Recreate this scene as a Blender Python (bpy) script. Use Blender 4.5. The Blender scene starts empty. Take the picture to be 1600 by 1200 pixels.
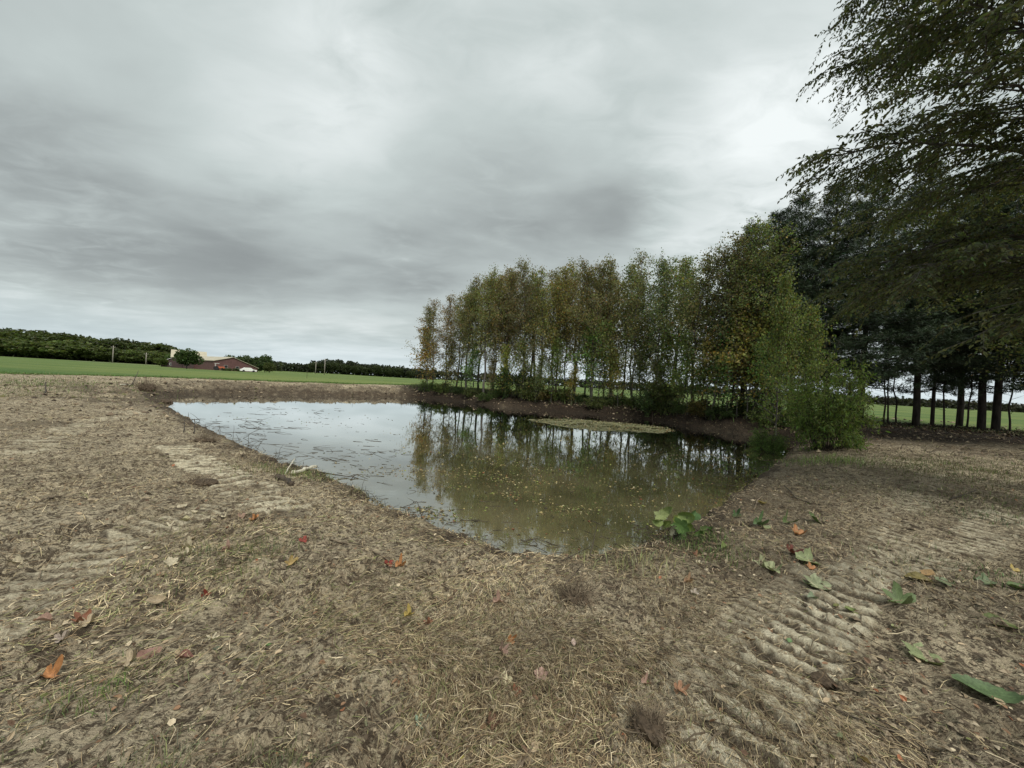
import bpy, math, random
import numpy as np
from math import radians as R

# ------------------------------------------------------------------ camera, sky, light
scene = bpy.context.scene
COL = scene.collection
CAMH = 1.6
FPX = 577.0                     # focal length in pixels of the 1600 px wide photograph
ROLL = math.atan(0.056)
PITCH = math.atan(-2.0 / FPX)
fwd = np.array([0, math.cos(PITCH), math.sin(PITCH)])
up0 = np.array([0, -math.sin(PITCH), math.cos(PITCH)])
rt0 = np.array([1.0, 0, 0])
c_, s_ = math.cos(ROLL), math.sin(ROLL)
rt = rt0 * c_ + up0 * s_
upv = up0 * c_ - rt0 * s_
from mathutils import Matrix, Vector
cam_d = bpy.data.cameras.new('camera')
cam_d.sensor_width = 36.0
cam_d.lens = 36.0 * FPX / 1600.0
cam_d.clip_start = 0.05
cam_d.clip_end = 6000
cam = bpy.data.objects.new('camera', cam_d)
COL.objects.link(cam)
cam.matrix_world = Matrix(((rt[0], upv[0], -fwd[0], 0), (rt[1], upv[1], -fwd[1], 0), (rt[2], upv[2], -fwd[2], CAMH), (0, 0, 0, 1)))
scene.camera = cam
scene.view_settings.view_transform = 'Standard'
scene.view_settings.look = 'None'
scene.view_settings.gamma = 1
scene.view_settings.exposure = 1.0
scene.cycles.max_bounces = 6
scene.cycles.diffuse_bounces = 3
scene.cycles.glossy_bounces = 3
scene.cycles.transmission_bounces = 4
scene.cycles.transparent_max_bounces = 4
scene.cycles.use_denoising = True

SUN_EL, SUN_AZ = R(52), R(150)        # azimuth clockwise from +Y
sun_d = bpy.data.lights.new('sun', 'SUN')
sun_d.energy = 1.5
sun_d.angle = R(28)
sun_d.color = (1.0, 0.96, 0.89)
sun = bpy.data.objects.new('sun', sun_d)
COL.objects.link(sun)
sv = Vector((math.sin(SUN_AZ) * math.cos(SUN_EL), math.cos(SUN_AZ) * math.cos(SUN_EL), math.sin(SUN_EL)))
sun.rotation_euler = sv.to_track_quat('Z', 'Y').to_euler()


def raydir(px, py):
    d = fwd * FPX + rt * (px - 800) + upv * (600 - py)
    return d / np.linalg.norm(d)


class NT:
    """small helper for node trees"""
    def __init__(self, tree):
        self.t = tree
        tree.nodes.clear()

    def n(self, typ, **kw):
        nd = self.t.nodes.new(typ)
        for k, v in kw.items():
            if k.startswith('i_'):
                nd.inputs[int(k[2:])].default_value = v
            else:
                setattr(nd, k, v)
        return nd

    def l(self, a, ao, b, bi):
        self.t.links.new(a.outputs[ao], b.inputs[bi])

    def sock(self, v, node, idx):
        if isinstance(v, tuple) and len(v) == 2 and hasattr(v[0], 'outputs'):
            self.l(v[0], v[1], node, idx)
        else:
            node.inputs[idx].default_value = v

    def math(self, op, a, b=0.0, clamp=False):
        m = self.n('ShaderNodeMath', operation=op, use_clamp=clamp)
        self.sock(a, m, 0)
        self.sock(b, m, 1)
        return (m, 0)

    def mix(self, f, a, b, bt='MIX'):
        m = self.n('ShaderNodeMix', data_type='RGBA', blend_type=bt)
        self.sock(f, m, 0)
        self.sock(a, m, 6)
        self.sock(b, m, 7)
        return (m, 2)

    def noise(self, vec, scale, detail=4, rough=0.55, dist=0.0):
        nd = self.n('ShaderNodeTexNoise')
        if vec is not None:
            self.l(vec[0], vec[1], nd, 'Vector')
        nd.inputs['Scale'].default_value = scale
        nd.inputs['Detail'].default_value = detail
        nd.inputs['Roughness'].default_value = rough
        nd.inputs['Distortion'].default_value = dist
        return (nd, 0)

    def ramp(self, f, lo, hi, tolo=0.0, tohi=1.0, smooth=True):
        m = self.n('ShaderNodeMapRange')
        m.interpolation_type = 'SMOOTHSTEP' if smooth else 'LINEAR'
        self.sock(f, m, 0)
        for i, v in ((1, lo), (2, hi), (3, tolo), (4, tohi)):
            m.inputs[i].default_value = v
        return (m, 0)


def rgb(r, g, b):
    return (r, g, b, 1.0)


world = bpy.data.worlds.new('World')
scene.world = world
world.use_nodes = True
w = NT(world.node_tree)
w_out = w.n('ShaderNodeOutputWorld')
w_bg = w.n('ShaderNodeBackground')
w.l(w_bg, 0, w_out, 0)
sky = w.n('ShaderNodeTexSky')
sky.sky_type = 'NISHITA'
sky.sun_disc = False
sky.sun_elevation = SUN_EL
sky.sun_rotation = SUN_AZ
tc = w.n('ShaderNodeTexCoord')
sep = w.n('ShaderNodeSeparateXYZ')
w.l(tc, 'Generated', sep, 0)
zc = w.math('MAXIMUM', (sep, 2), 0.0)
zden = w.math('ADD', zc, 0.14)
cmb = w.n('ShaderNodeCombineXYZ')
w.sock(w.math('DIVIDE', (sep, 0), zden), cmb, 0)
w.sock(w.math('DIVIDE', (sep, 1), zden), cmb, 1)
mp = w.n('ShaderNodeMapping')
mp.inputs['Location'].default_value = (3.7, 1.3, 0)
mp.inputs['Rotation'].default_value = (0, 0, R(-14))
mp.inputs['Scale'].default_value = (0.75, 1.2, 1)
w.l(cmb, 0, mp, 0)
n1 = w.noise((mp, 0), 0.85, 3, 0.45, 0.3)
n2 = w.noise((mp, 0), 2.6, 5, 0.5, 0.4)
val = w.math('ADD', w.math('MULTIPLY', n1, 0.62), w.math('MULTIPLY', n2, 0.30))     # about 0.46 +- 0.12
val = w.ramp(val, 0.30, 0.62, -0.5, 0.5)
n3 = w.noise((mp, 0), 6.5, 5, 0.55, 0.6)
val = w.math('ADD', w.math('MULTIPLY', val, 0.26), w.math('MULTIPLY', w.math('SUBTRACT', n3, 0.5), 0.26))
val = w.math('ADD', val, w.ramp(zc, 0.72, 1.0, 0.0, 0.12))


def lobe(px, py, r_in, r_out, amp):
    global val
    d = raydir(px, py)
    dp = w.n('ShaderNodeVectorMath', operation='DOT_PRODUCT')
    nrm = w.n('ShaderNodeVectorMath', operation='NORMALIZE')
    w.l(tc, 'Generated', nrm, 0)
    w.l(nrm, 0, dp, 0)
    dp.inputs[1].default_value = tuple(d)
    nz = w.math('MULTIPLY', w.math('SUBTRACT', n3, 0.5), 1.1 * (math.cos(R(r_in)) - math.cos(R(r_out))))
    f = w.ramp(w.math('ADD', (dp, 1), nz), math.cos(R(r_out)), math.cos(R(r_in)), 0, amp)
    val = w.math('ADD', val, f)


# the cloud deck's thick and thin places
lobe(1150, 290, 1, 14, 0.17)
lobe(940, 330, 0, 9, -0.05)
lobe(1290, 250, 1, 12, 0.10)
lobe(1000, 340, 0, 7, -0.05)
lobe(1080, 350, 1, 9, 0.05)
lobe(740, 410, 0, 24, -0.18)
lobe(560, 420, 0, 20, -0.08)
lobe(900, 200, 0, 26, -0.11)
lobe(80, 400, 0, 26, -0.18)
lobe(950, 322, 0, 6, -0.05)
lobe(430, 440, 0, 14, -0.07)
lobe(0, 200, 0, 30, -0.08)
lobe(1100, 40, 0, 36, 0.09)
lobe(200, 40, 0, 30, 0.07)
lobe(450, 60, 0, 34, 0.07)
lobe(600, 290, 0, 14, 0.05)
hz = w.ramp(zc, 0.02, 0.26, 0.26, 0.0)
val = w.math('ADD', val, hz)
gr = w.math('ADD', val, 0.50, True)
cr = w.n('ShaderNodeValToRGB')
w.sock(gr, cr, 0)
e = cr.color_ramp.elements
e[0].position = 0.06
e[0].color = rgb(0.112, 0.121, 0.122)
e[1].position = 0.85
e[1].color = rgb(0.455, 0.482, 0.480)
m1 = cr.color_ramp.elements.new(0.5)
m1.color = rgb(0.280, 0.312, 0.307)
blue = w.mix(w.ramp(zc, 0.0, 0.13, 0.55, 0.0), (cr, 0), rgb(0.29, 0.352, 0.388))
skc = w.mix(1.0, (sky, 0), rgb(0.1, 0.1, 0.1), 'MULTIPLY')
fin = w.mix(0.015, blue, skc)
# the background strength is 0.1, the cloud deck is scaled up to suit
up10 = w.n('ShaderNodeVectorMath', operation='SCALE')
w.sock(fin, up10, 0)
up10.inputs['Scale'].default_value = 10.0
w.l(up10, 0, w_bg, 0)
w_bg.inputs[1].default_value = 0.1

rng = np.random.default_rng(7)
random.seed(7)


# ------------------------------------------------------------------ numeric helpers
def _h(ix, iy, seed):
    n = (ix.astype(np.int64) * 374761393 + iy.astype(np.int64) * 668265263 + seed * 1442695041) & 0xffffffff
    n = ((n ^ (n >> 13)) * 1274126177) & 0xffffffff
    n = n ^ (n >> 16)
    return (n & 0xffffff) / float(0xffffff)


def vnoise(x, y, seed=0):
    ix = np.floor(x); iy = np.floor(y)
    fx = x - ix; fy = y - iy
    fx = fx * fx * (3 - 2 * fx); fy = fy * fy * (3 - 2 * fy)
    a = _h(ix, iy, seed); b = _h(ix + 1, iy, seed); c = _h(ix, iy + 1, seed); d = _h(ix + 1, iy + 1, seed)
    return (a * (1 - fx) + b * fx) * (1 - fy) + (c * (1 - fx) + d * fx) * fy


def fbm(x, y, seed=0, octv=4, gain=0.5):
    t = 0; amp = 1; s = 0
    for i in range(octv):
        cx, sx = math.cos(0.6 * i), math.sin(0.6 * i)
        t = t + amp * vnoise((x * cx - y * sx) * 2 ** i, (x * sx + y * cx) * 2 ** i, seed + i * 17)
        s += amp; amp *= gain
    return t / s


def sstep(x, a, b):
    t = np.clip((x - a) / (b - a), 0, 1)
    return t * t * (3 - 2 * t)


def plane_at(px, py, z):
    d = raydir(px, py)
    t = (z - CAMH) / d[2]
    return np.array([d[0] * t, d[1] * t])


# ------------------------------------------------------------------ pond outline and terrain height
WZ = -0.35
outline_px = [(246, 624), (262, 637), (300, 660), (345, 684), (400, 708), (450, 730), (500, 744), (545, 764), (600, 798),
              (645, 816), (690, 834), (740, 856), (790, 874), (850, 882), (905, 883), (960, 873), (1010, 860), (1045, 843),
              (1085, 815), (1140, 782), (1185, 750), (1212, 728), (1238, 703), (1240, 694), (1221, 684), (1142, 676), (1085, 667), (1020, 656), (945, 649),
              (870, 642), (770, 634), (715, 627), (670, 622), (640, 620), (560, 619), (480, 617.5), (400, 616), (320, 616.5), (265, 619)]
ctrl = np.array([plane_at(x, y, WZ) for x, y in outline_px])
poly = []
N_ = len(ctrl)
for i in range(N_):
    p0, p1, p2, p3 = ctrl[i - 1], ctrl[i], ctrl[(i + 1) % N_], ctrl[(i + 2) % N_]
    for t in (0, .2, .4, .6, .8):
        poly.append(0.5 * ((2 * p1) + (-p0 + p2) * t + (2 * p0 - 5 * p1 + 4 * p2 - p3) * t * t + (-p0 + 3 * p1 - 3 * p2 + p3) * t ** 3))
poly = np.array(poly)


def poly_sd(x, y):
    """signed distance to the pond outline, positive on land"""
    d2 = np.full(x.shape, 1e18)
    ins = np.zeros(x.shape, bool)
    M = len(poly)
    for i in range(M):
        ax, ay = poly[i]; bx, by = poly[(i + 1) % M]
        ex, ey = bx - ax, by - ay
        L = ex * ex + ey * ey + 1e-12
        t = np.clip(((x - ax) * ex + (y - ay) * ey) / L, 0, 1)
        d2 = np.minimum(d2, (x - ax - t * ex) ** 2 + (y - ay - t * ey) ** 2)
        if ay != by:
            ins ^= ((ay > y) != (by > y)) & (x < (bx - ax) * (y - ay) / (by - ay) + ax)
    d = np.sqrt(d2)
    return np.where(ins, -d, d)


GX0, GX1, GY0, GY1, GS = -34.0, 26.0, -4.0, 56.0, 0.12
gx = np.arange(GX0, GX1, GS); gy = np.arange(GY0, GY1, GS)
GXX, GYY = np.meshgrid(gx, gy)
SD = poly_sd(GXX, GYY)


def sd(x, y):
    fx = np.clip((x - GX0) / GS, 0, len(gx) - 1.001); fy = np.clip((y - GY0) / GS, 0, len(gy) - 1.001)
    ix = fx.astype(int); iy = fy.astype(int); fx = fx - ix; fy = fy - iy
    v = (SD[iy, ix] * (1 - fx) + SD[iy, ix + 1] * fx) * (1 - fy) + (SD[iy + 1, ix] * (1 - fx) + SD[iy + 1, ix + 1] * fx) * fy
    ox = np.maximum(np.maximum(GX0 - x, x - GX1), 0); oy = np.maximum(np.maximum(GY0 - y, y - GY1), 0)
    return v + np.hypot(ox, oy)


base_pts = np.array([  # x, y, height of the land above the camera's own ground
    (0, 0, 0), (-4, 2, 0), (4, 2, 0.0), (0, -6, 0.1), (-10, 5, 0.0), (-9, 11, 0.0), (-16, 14, 0.05), (-24, 20, 0.15), (-35, 26, 0.25), (-28, 26, 0.38),
    (-24, 30, 0.42), (-20, 35, 0.42), (-16, 40, 0.45), (-12, 44, 0.55), (-6, 42, 0.6), (0, 37, 0.6), (6, 33, 0.6), (10, 27, 0.55), (15, 23, 0.55),
    (19, 18, 0.52), (25, 17, 0.5), (32, 15, 0.5), (14, 12, 0.25), (8, 6, 0.08), (20, 8, 0.35), (12, 3, 0.1), (7, 9, 0.1),
    (-60, 40, 0.3), (-40, 70, 0.35), (0, 80, 0.4), (50, 60, 0.3), (80, 20, 0.3), (0, -40, 0.2), (-60, -20, 0.2), (60, -20, 0.3)])


def base_h(x, y):
    num = 0; den = 0
    for bx, by, bz in base_pts:
        wgt = 1.0 / (((x - bx) ** 2 + (y - by) ** 2) + 2.0) ** 1.6
        num = num + wgt * bz; den = den + wgt
    v = num / den
    r = np.hypot(x, y)
    return v * (1 - sstep(r, 90, 200)) + 0.15 * sstep(r, 90, 200)


def seg_coords(x, y, pts):
    best = np.full(x.shape, 1e9); S = np.zeros(x.shape); T = np.zeros(x.shape)
    s0 = 0
    for i in range(len(pts) - 1):
        ax, ay = pts[i]; bx, by = pts[i + 1]
        ex, ey = bx - ax, by - ay; L = math.hypot(ex, ey); ex /= L; ey /= L
        u = (x - ax) * ex + (y - ay) * ey
        lo = -0.3 if i == 0 else 0; hi = L + (0.3 if i == len(pts) - 2 else 0)
        uc = np.clip(u, lo, hi)
        tt = -(x - ax) * ey + (y - ay) * ex
        dist = np.hypot(x - ax - uc * ex, y - ay - uc * ey)
        m = dist < best
        best = np.where(m, dist, best); S = np.where(m, s0 + uc, S); T = np.where(m, tt, T)
        s0 += L
    return best, S, T


tracks = [  # centre line in photograph pixels, width, cleat spacing, depth, paleness
    ([(278, 694), (345, 735), (430, 785)], 0.66, 0.26, 0.05, 0.62),
    ([(1455, 745), (1415, 800), (1390, 850), (1365, 880)], 0.42, 0.17, 0.02, 0.32),
    ([(1330, 915), (1250, 1010), (1180, 1100), (1140, 1190)], 0.42, 0.165, 0.05, 0.9),
    ([(1235, 900), (1130, 1000), (1060, 1060)], 0.3, 0.12, 0.02, 0.25),
    ([(330, 800), (180, 850), (60, 935)], 0.50, 0.15, 0.022, 0.35),
    ([(215, 640), (120, 665), (40, 700)], 0.6, 0.25, 0.03, 0.4),
    ([(1560, 815), (1500, 860), (1420, 880), (1330, 890)], 0.5, 0.15, 0.025, 0.45),
]
TR = []
for pts, wd, per, dep, pale in tracks:
    TR.append(([tuple(plane_at(a, b, 0.0 if a < 1000 else 0.03)) for a, b in pts], wd, per, dep, pale))


def height(x, y, masks=False):
    x = np.asarray(x, float); y = np.asarray(y, float)
    r = np.hypot(x, y)
    d = sd(x, y)
    wob = (fbm(x * 0.9, y * 0.9, 5, 4) - 0.5) * 0.55 * sstep(np.abs(d), -0.1, 0.5)
    wob = wob + (fbm(x * 3.5, y * 3.5, 9, 3) - 0.5) * 0.22
    dd = d + wob
    b = base_h(x, y)
    L = 1.1 + 1.3 * sstep(r, 3, 9)
    lip = 0.10 * sstep(dd, -0.02, 0.08)
    out = WZ - 0.02 + lip + (b - WZ - 0.05) * (1 - np.exp(-np.maximum(dd, 0) / (L * 0.55)))
    inn = WZ - 0.03 - np.minimum(0.9, 0.30 * np.maximum(-dd, 0))
    z = np.where(dd > 0, out, inn)
    td = np.zeros(x.shape); tm = np.zeros(x.shape); tp = np.zeros(x.shape); tz = np.zeros(x.shape)
    near = (r < 26) & (dd > -0.5)
    if near.any():
        xn, yn = x[near], y[near]
        drk = np.zeros(xn.shape); tmn = np.zeros(xn.shape); tpn = np.zeros(xn.shape); tzn = np.zeros(xn.shape)
        for pts, wd, per, dep, pale in TR:
            Dn, S, T = seg_coords(xn, yn, pts)
            T = T + (fbm(xn * 4, yn * 4, 31, 2) - 0.5) * 0.10
            m = 1 - sstep(np.abs(T), wd * 0.40, wd * 0.56)
            m = m * (1 - sstep(Dn, wd * 0.45, wd * 0.62))
            ph = S / per + (fbm(xn * 5, yn * 5, 77, 3) - 0.5) * 0.85 + 0.25 * np.abs(T) / wd
            bar = 0.5 + 0.5 * np.sin(ph * 2 * math.pi)
            bar = sstep(bar + (fbm(xn * 13, yn * 13, 46, 3) - 0.5) * 0.7, 0.42, 0.62)
            brk = sstep(fbm(xn * 2.4, yn * 2.4, 41, 3), 0.26, 0.42) * (0.65 + 0.35 * _h(np.floor(ph + 0.25), np.floor(T / wd * 2.2 + 9), 5))
            brk = brk * (0.75 + 0.8 * fbm(xn * 11, yn * 11, 43, 3))
            barh = sstep(0.5 + 0.5 * np.sin(ph * 2 * math.pi) + (fbm(xn * 17, yn * 17, 45, 3) - 0.5) * 0.9, 0.40, 0.60)
            tzn += m * np.minimum(brk, 1.0) * (barh - 0.6) * dep * 0.75
            tmn = np.maximum(tmn, m * brk * 0.8); drk = np.maximum(drk, m * brk * pale * (1 - bar))
            tpn = np.maximum(tpn, m * pale * brk * (0.04 + 0.96 * bar))
        tm[near] = tmn; tp[near] = tpn - 0.001 * 0; td[near] = drk; tz[near] = tzn
    farf = 1 - sstep(r, 40, 70)
    rough = (fbm(x * 0.8, y * 0.8, 1, 3) - 0.5) * 0.11
    c1 = fbm(x * 3.2, y * 3.2, 2, 3) - 0.5
    c2 = np.abs(fbm(x * 8, y * 8, 3, 3, 0.65) - 0.5)
    c3 = fbm(x * 26, y * 26, 4, 2) - 0.5
    clod_ = sstep(fbm(x * 1.1, y * 1.1, 33, 3), 0.42, 0.62)
    rough = rough + (c1 * 0.07 + (0.12 - c2) * (0.08 + 0.13 * clod_) + c3 * (0.02 + 0.03 * clod_)) * (1 - 0.8 * tm)
    bankr = sstep(r, 18, 26) * (1 - sstep(np.abs(dd - 1.5), 0.5, 3.0))
    rough = rough + bankr * ((fbm(x * 1.3, y * 1.3, 21, 4, 0.7) - 0.45) * 0.55 + (vnoise(x * 4, y * 4, 22) - 0.5) * 0.22)
    z = z + rough * farf * sstep(dd, -0.3, 0.35) + tz
    if masks == 2: return z, dd, tp, tm, c1, td
    return (z, dd, tp, tm, c1) if masks else z


def ground_pt(px, py):
    d = raydir(px, py)
    t = np.geomspace(1.0, 300, 500)
    z = height(d[0] * t, d[1] * t)
    z = np.maximum(z, WZ)
    k = np.argmax(CAMH + d[2] * t < z)
    if k == 0:
        k = len(t) - 1
    lo, hi = t[max(k - 1, 0)], t[k]
    for _ in range(2):
        tt = np.linspace(lo, hi, 14)
        zz = np.maximum(height(d[0] * tt, d[1] * tt), WZ)
        m = np.nonzero(CAMH + d[2] * tt < zz)[0]
        k = m[0] if len(m) else 13
        lo, hi = tt[max(k - 1, 0)], tt[k]
    return np.array([d[0] * hi, d[1] * hi, CAMH + d[2] * hi])


def gz(x, y):
    return float(height(np.array([x]), np.array([y]))[0])


def col_dir(px):
    """horizontal direction seen in photograph column px at the horizon; y component is 1"""
    d = raydir(px, 598 + 0.056 * (px - 800))
    return d[0] / d[1]


def horizon(px):
    return 598 + 0.056 * (px - 800)


def top_z(px, ypx, Y):
    return CAMH + (horizon(px) - ypx) / FPX * Y


# ------------------------------------------------------------------ mesh helpers
def fastmesh(name, V, F, mat, col=None, smooth=False):
    me = bpy.data.meshes.new(name)
    V = np.asarray(V, np.float32); F = np.asarray(F, np.int32)
    k = F.shape[1]
    me.vertices.add(len(V)); me.vertices.foreach_set('co', V.ravel())
    me.loops.add(F.size); me.loops.foreach_set('vertex_index', F.ravel())
    me.polygons.add(len(F)); me.polygons.foreach_set('loop_start', np.arange(0, F.size, k, dtype=np.int32))
    try:
        me.polygons.foreach_set('loop_total', np.full(len(F), k, np.int32))
    except Exception:
        pass
    me.polygons.foreach_set('use_smooth', np.full(len(F), smooth, bool))
    me.update(calc_edges=True)
    if col is not None:
        a = me.color_attributes.new('col', 'FLOAT_COLOR', 'POINT')
        c = np.ones((len(V), 4), np.float32); c[:, :col.shape[1]] = col
        a.data.foreach_set('color', c.ravel())
    if mat:
        me.materials.append(mat)
    return me


def link(name, me, parent=None, label=None, cat=None, group=None, kind=None):
    o = bpy.data.objects.new(name, me)
    COL.objects.link(o)
    if parent is not None:
        o.parent = parent
    if label: o['label'] = label
    if cat: o['category'] = cat
    if group: o['group'] = group
    if kind: o['kind'] = kind
    return o


def empty(name, loc, rz=0.0, label=None, cat=None, group=None, sc=1.0):
    o = link(name, None, None, label, cat, group)
    o.empty_display_size = 0.2
    o.location = loc
    o.rotation_euler = (0, 0, rz)
    o.scale = (sc, sc, sc)
    return o


def cat_mesh(parts):
    Vs, Fs, Cs, off = [], [], [], 0
    for p in parts:
        Vs.append(p[0]); Fs.append(p[1] + off); off += len(p[0])
        if len(p) > 2: Cs.append(p[2])
    return np.concatenate(Vs), np.concatenate(Fs), (np.concatenate(Cs) if Cs else None)


def tube(P, rad, sides=5):
    """one tapered tube, quads only"""
    P = np.asarray(P, float); n = len(P)
    rad = np.asarray(rad, float) if np.ndim(rad) else np.full(n, rad)
    T = np.gradient(P, axis=0); T /= np.linalg.norm(T, axis=1, keepdims=True) + 1e-9
    ref = np.array([0, 0, 1.0]) if abs(T[0, 2]) < 0.8 else np.array([1.0, 0, 0])
    A = np.cross(T, ref); A /= np.linalg.norm(A, axis=1, keepdims=True) + 1e-9
    B = np.cross(T, A)
    th = np.linspace(0, 2 * math.pi, sides, endpoint=False)
    V = P[:, None] + rad[:, None, None] * (np.cos(th)[None, :, None] * A[:, None] + np.sin(th)[None, :, None] * B[:, None])
    V = V.reshape(-1, 3)
    i = np.arange(n - 1)[:, None] * sides; j = np.arange(sides)[None]; j2 = (j + 1) % sides
    F = np.stack([i + j, i + j2, i + sides + j2, i + sides + j], -1).reshape(-1, 4)
    capv = np.array([P[0], P[-1]])
    k0 = len(V)
    caps = []
    for q in range(0, sides - 1, 2):
        caps.append([k0, (q + 2) % sides, q + 1, q])
        o_ = (n - 1) * sides
        caps.append([k0 + 1, o_ + q, o_ + q + 1, o_ + (q + 2) % sides])
    return np.concatenate([V, capv]), np.concatenate([F, np.array(caps)])


def wavy(p0, p1, n, amp, r=rng, sag=0.0):
    t = np.linspace(0, 1, n)[:, None]
    P = np.asarray(p0)[None] * (1 - t) + np.asarray(p1)[None] * t
    L = np.linalg.norm(np.asarray(p1) - np.asarray(p0))
    off = np.cumsum(r.normal(size=(n, 3)), 0); off -= off[0]
    off = off - t * off[-1]
    P = P + off * amp * L / math.sqrt(n)
    P[:, 2] -= sag * L * 4 * t[:, 0] * (1 - t[:, 0])
    return P


def unit(v):
    return v / (np.linalg.norm(v, axis=-1, keepdims=True) + 1e-9)


def leaf_quads(P, D, L, W, C, fold=0.25):
    """rhombic leaves: base, two shoulders and tip"""
    n = len(P)
    D = unit(D)
    S = unit(np.cross(D, rng.normal(size=(n, 3))))
    Nn = np.cross(D, S)
    L = np.broadcast_to(L, (n,))[:, None]; W = np.broadcast_to(W, (n,))[:, None]
    mid = P + D * L * 0.45 + Nn * W * fold
    V = np.stack([P, mid + S * W * 0.5, P + D * L, mid - S * W * 0.5], 1).reshape(-1, 3)
    F = np.arange(n * 4).reshape(n, 4)
    return V, F, np.repeat(C, 4, axis=0)


def leaf_folded(P, D, L, W, C, upn=None):
    """closer leaves: two quads folded along the midrib"""
    n = len(P)
    D = unit(D)
    rn = rng.normal(size=(n, 3)) * 0.6
    if upn is None:
        rn[:, 2] += 1.0
    else:
        rn = rn * 0.4 + upn
    S = unit(np.cross(D, rn))
    Nn = np.cross(S, D)
    L = np.broadcast_to(L, (n,))[:, None]; W = np.broadcast_to(W, (n,))[:, None]
    V = np.stack([P,
                  P + D * L * 0.28 + S * W * 0.46 + Nn * W * 0.12,
                  P + D * L * 0.66 + S * W * 0.38 + Nn * W * 0.10,
                  P + D * L - Nn * L * 0.12,
                  P + D * L * 0.66 - S * W * 0.38 + Nn * W * 0.10,
                  P + D * L * 0.28 - S * W * 0.46 + Nn * W * 0.12], 1).reshape(-1, 3)
    i = np.arange(n)[:, None] * 6
    F = np.concatenate([i + np.array([[0, 1, 2, 3]]), i + np.array([[0, 3, 4, 5]])], 0)
    return V, F, np.repeat(C, 6, axis=0)


def colvar(n, base, var=0.25, hue=0.12):
    base = np.asarray(base)
    k = 1 + rng.normal(size=(n, 1)) * var
    h = 1 + rng.normal(size=(n, 3)) * hue
    return np.clip(base[None] * k * h, 0.003, 1)


# ------------------------------------------------------------------ materials
def new_mat(name):
    m = bpy.data.materials.new(name); m.use_nodes = True
    t = NT(m.node_tree)
    out = t.n('ShaderNodeOutputMaterial')
    return m, t, out


def mat_attr(name, rough=0.7, transl=0.0, objcol=False, spec=0.3, noise=0.0, nscale=40):
    m, t, out = new_mat(name)
    a = t.n('ShaderNodeAttribute'); a.attribute_name = 'col'
    c = (a, 0)
    if objcol:
        oi = t.n('ShaderNodeObjectInfo')
        c = t.mix(1.0, c, (oi, 'Color'), 'MULTIPLY') if False else t.mix(1.0, c, (oi, 1), 'MULTIPLY')
    if noise:
        g = t.n('ShaderNodeTexCoord')
        nz = t.ramp(t.noise((g, 3), nscale, 4), 0.3, 0.7, 1 - noise, 1 + noise)
        mx = t.n('ShaderNodeVectorMath', operation='SCALE')
        t.sock(c, mx, 0); t.sock(nz, mx, 3)
        c = (mx, 0)
    b = t.n('ShaderNodeBsdfPrincipled')
    t.sock(c, b, 'Base Color')
    b.inputs['Roughness'].default_value = rough
    b.inputs['Specular IOR Level'].default_value = spec
    if transl > 0:
        tr = t.n('ShaderNodeBsdfTranslucent')
        tc_ = t.mix(1.0, c, rgb(1.1, 1.15, 0.6), 'MULTIPLY')
        t.sock(tc_, tr, 0)
        mx = t.n('ShaderNodeMixShader'); mx.inputs[0].default_value = transl
        t.l(b, 0, mx, 1); t.l(tr, 0, mx, 2); t.l(mx, 0, out, 0)
    else:
        t.l(b, 0, out, 0)
    return m


def mat_noise(name, ca, cb, scale=8, rough=0.8, bump=0.3, bscale=None, stretch=(1, 1, 1), spec=0.3, coord=3, bdist=0.02):
    m, t, out = new_mat(name)
    g = t.n('ShaderNodeTexCoord')
    mpn = t.n('ShaderNodeMapping'); mpn.inputs['Scale'].default_value = stretch
    t.l(g, coord, mpn, 0)
    n = t.noise((mpn, 0), scale, 6, 0.6)
    c = t.mix(t.ramp(n, 0.3, 0.7), rgb(*ca), rgb(*cb))
    b = t.n('ShaderNodeBsdfPrincipled')
    t.sock(c, b, 'Base Color')
    b.inputs['Roughness'].default_value = rough
    b.inputs['Specular IOR Level'].default_value = spec
    bp = t.n('ShaderNodeBump'); bp.inputs['Strength'].default_value = bump; bp.inputs['Distance'].default_value = bdist
    t.sock(t.noise((mpn, 0), bscale or scale * 3, 6, 0.6), bp, 'Height')
    t.l(bp, 0, b, 'Normal')
    t.l(b, 0, out, 0)
    return m


def mat_plain(name, c, rough=0.6, metal=0.0):
    return mat_noise(name, [v * 0.88 for v in c], [min(1, v * 1.1) for v in c], 3, rough, 0.05)


M_leaf = mat_attr('leaf', 0.5, 0.42, True, 0.35)
M_needle = mat_attr('needle', 0.6, 0.10, True, 0.25)
M_straw = mat_attr('straw', 0.75, 0.0, False, 0.25)
M_fallen = mat_attr('fallen_leaf', 0.6, 0.12, True, 0.3, 0.22, 22)
M_bark = mat_noise('bark', (0.045, 0.040, 0.034), (0.12, 0.11, 0.095), 6, 0.9, 0.8, 14, (1, 1, 0.25))
M_bark_dark = mat_noise('pine_bark', (0.018, 0.015, 0.013), (0.06, 0.048, 0.04), 7, 0.95, 0.9, 16, (1, 1, 0.3))
M_twig = mat_noise('twig', (0.10, 0.075, 0.05), (0.24, 0.19, 0.13), 12, 0.85, 0.5)
M_twig_dark = mat_noise('dark_twig', (0.03, 0.024, 0.018), (0.09, 0.07, 0.05), 12, 0.85, 0.5)
M_palewood = mat_noise('pale_wood', (0.42, 0.38, 0.28), (0.66, 0.62, 0.50), 9, 0.7, 0.4, 20, (1, 1, 1))


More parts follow.
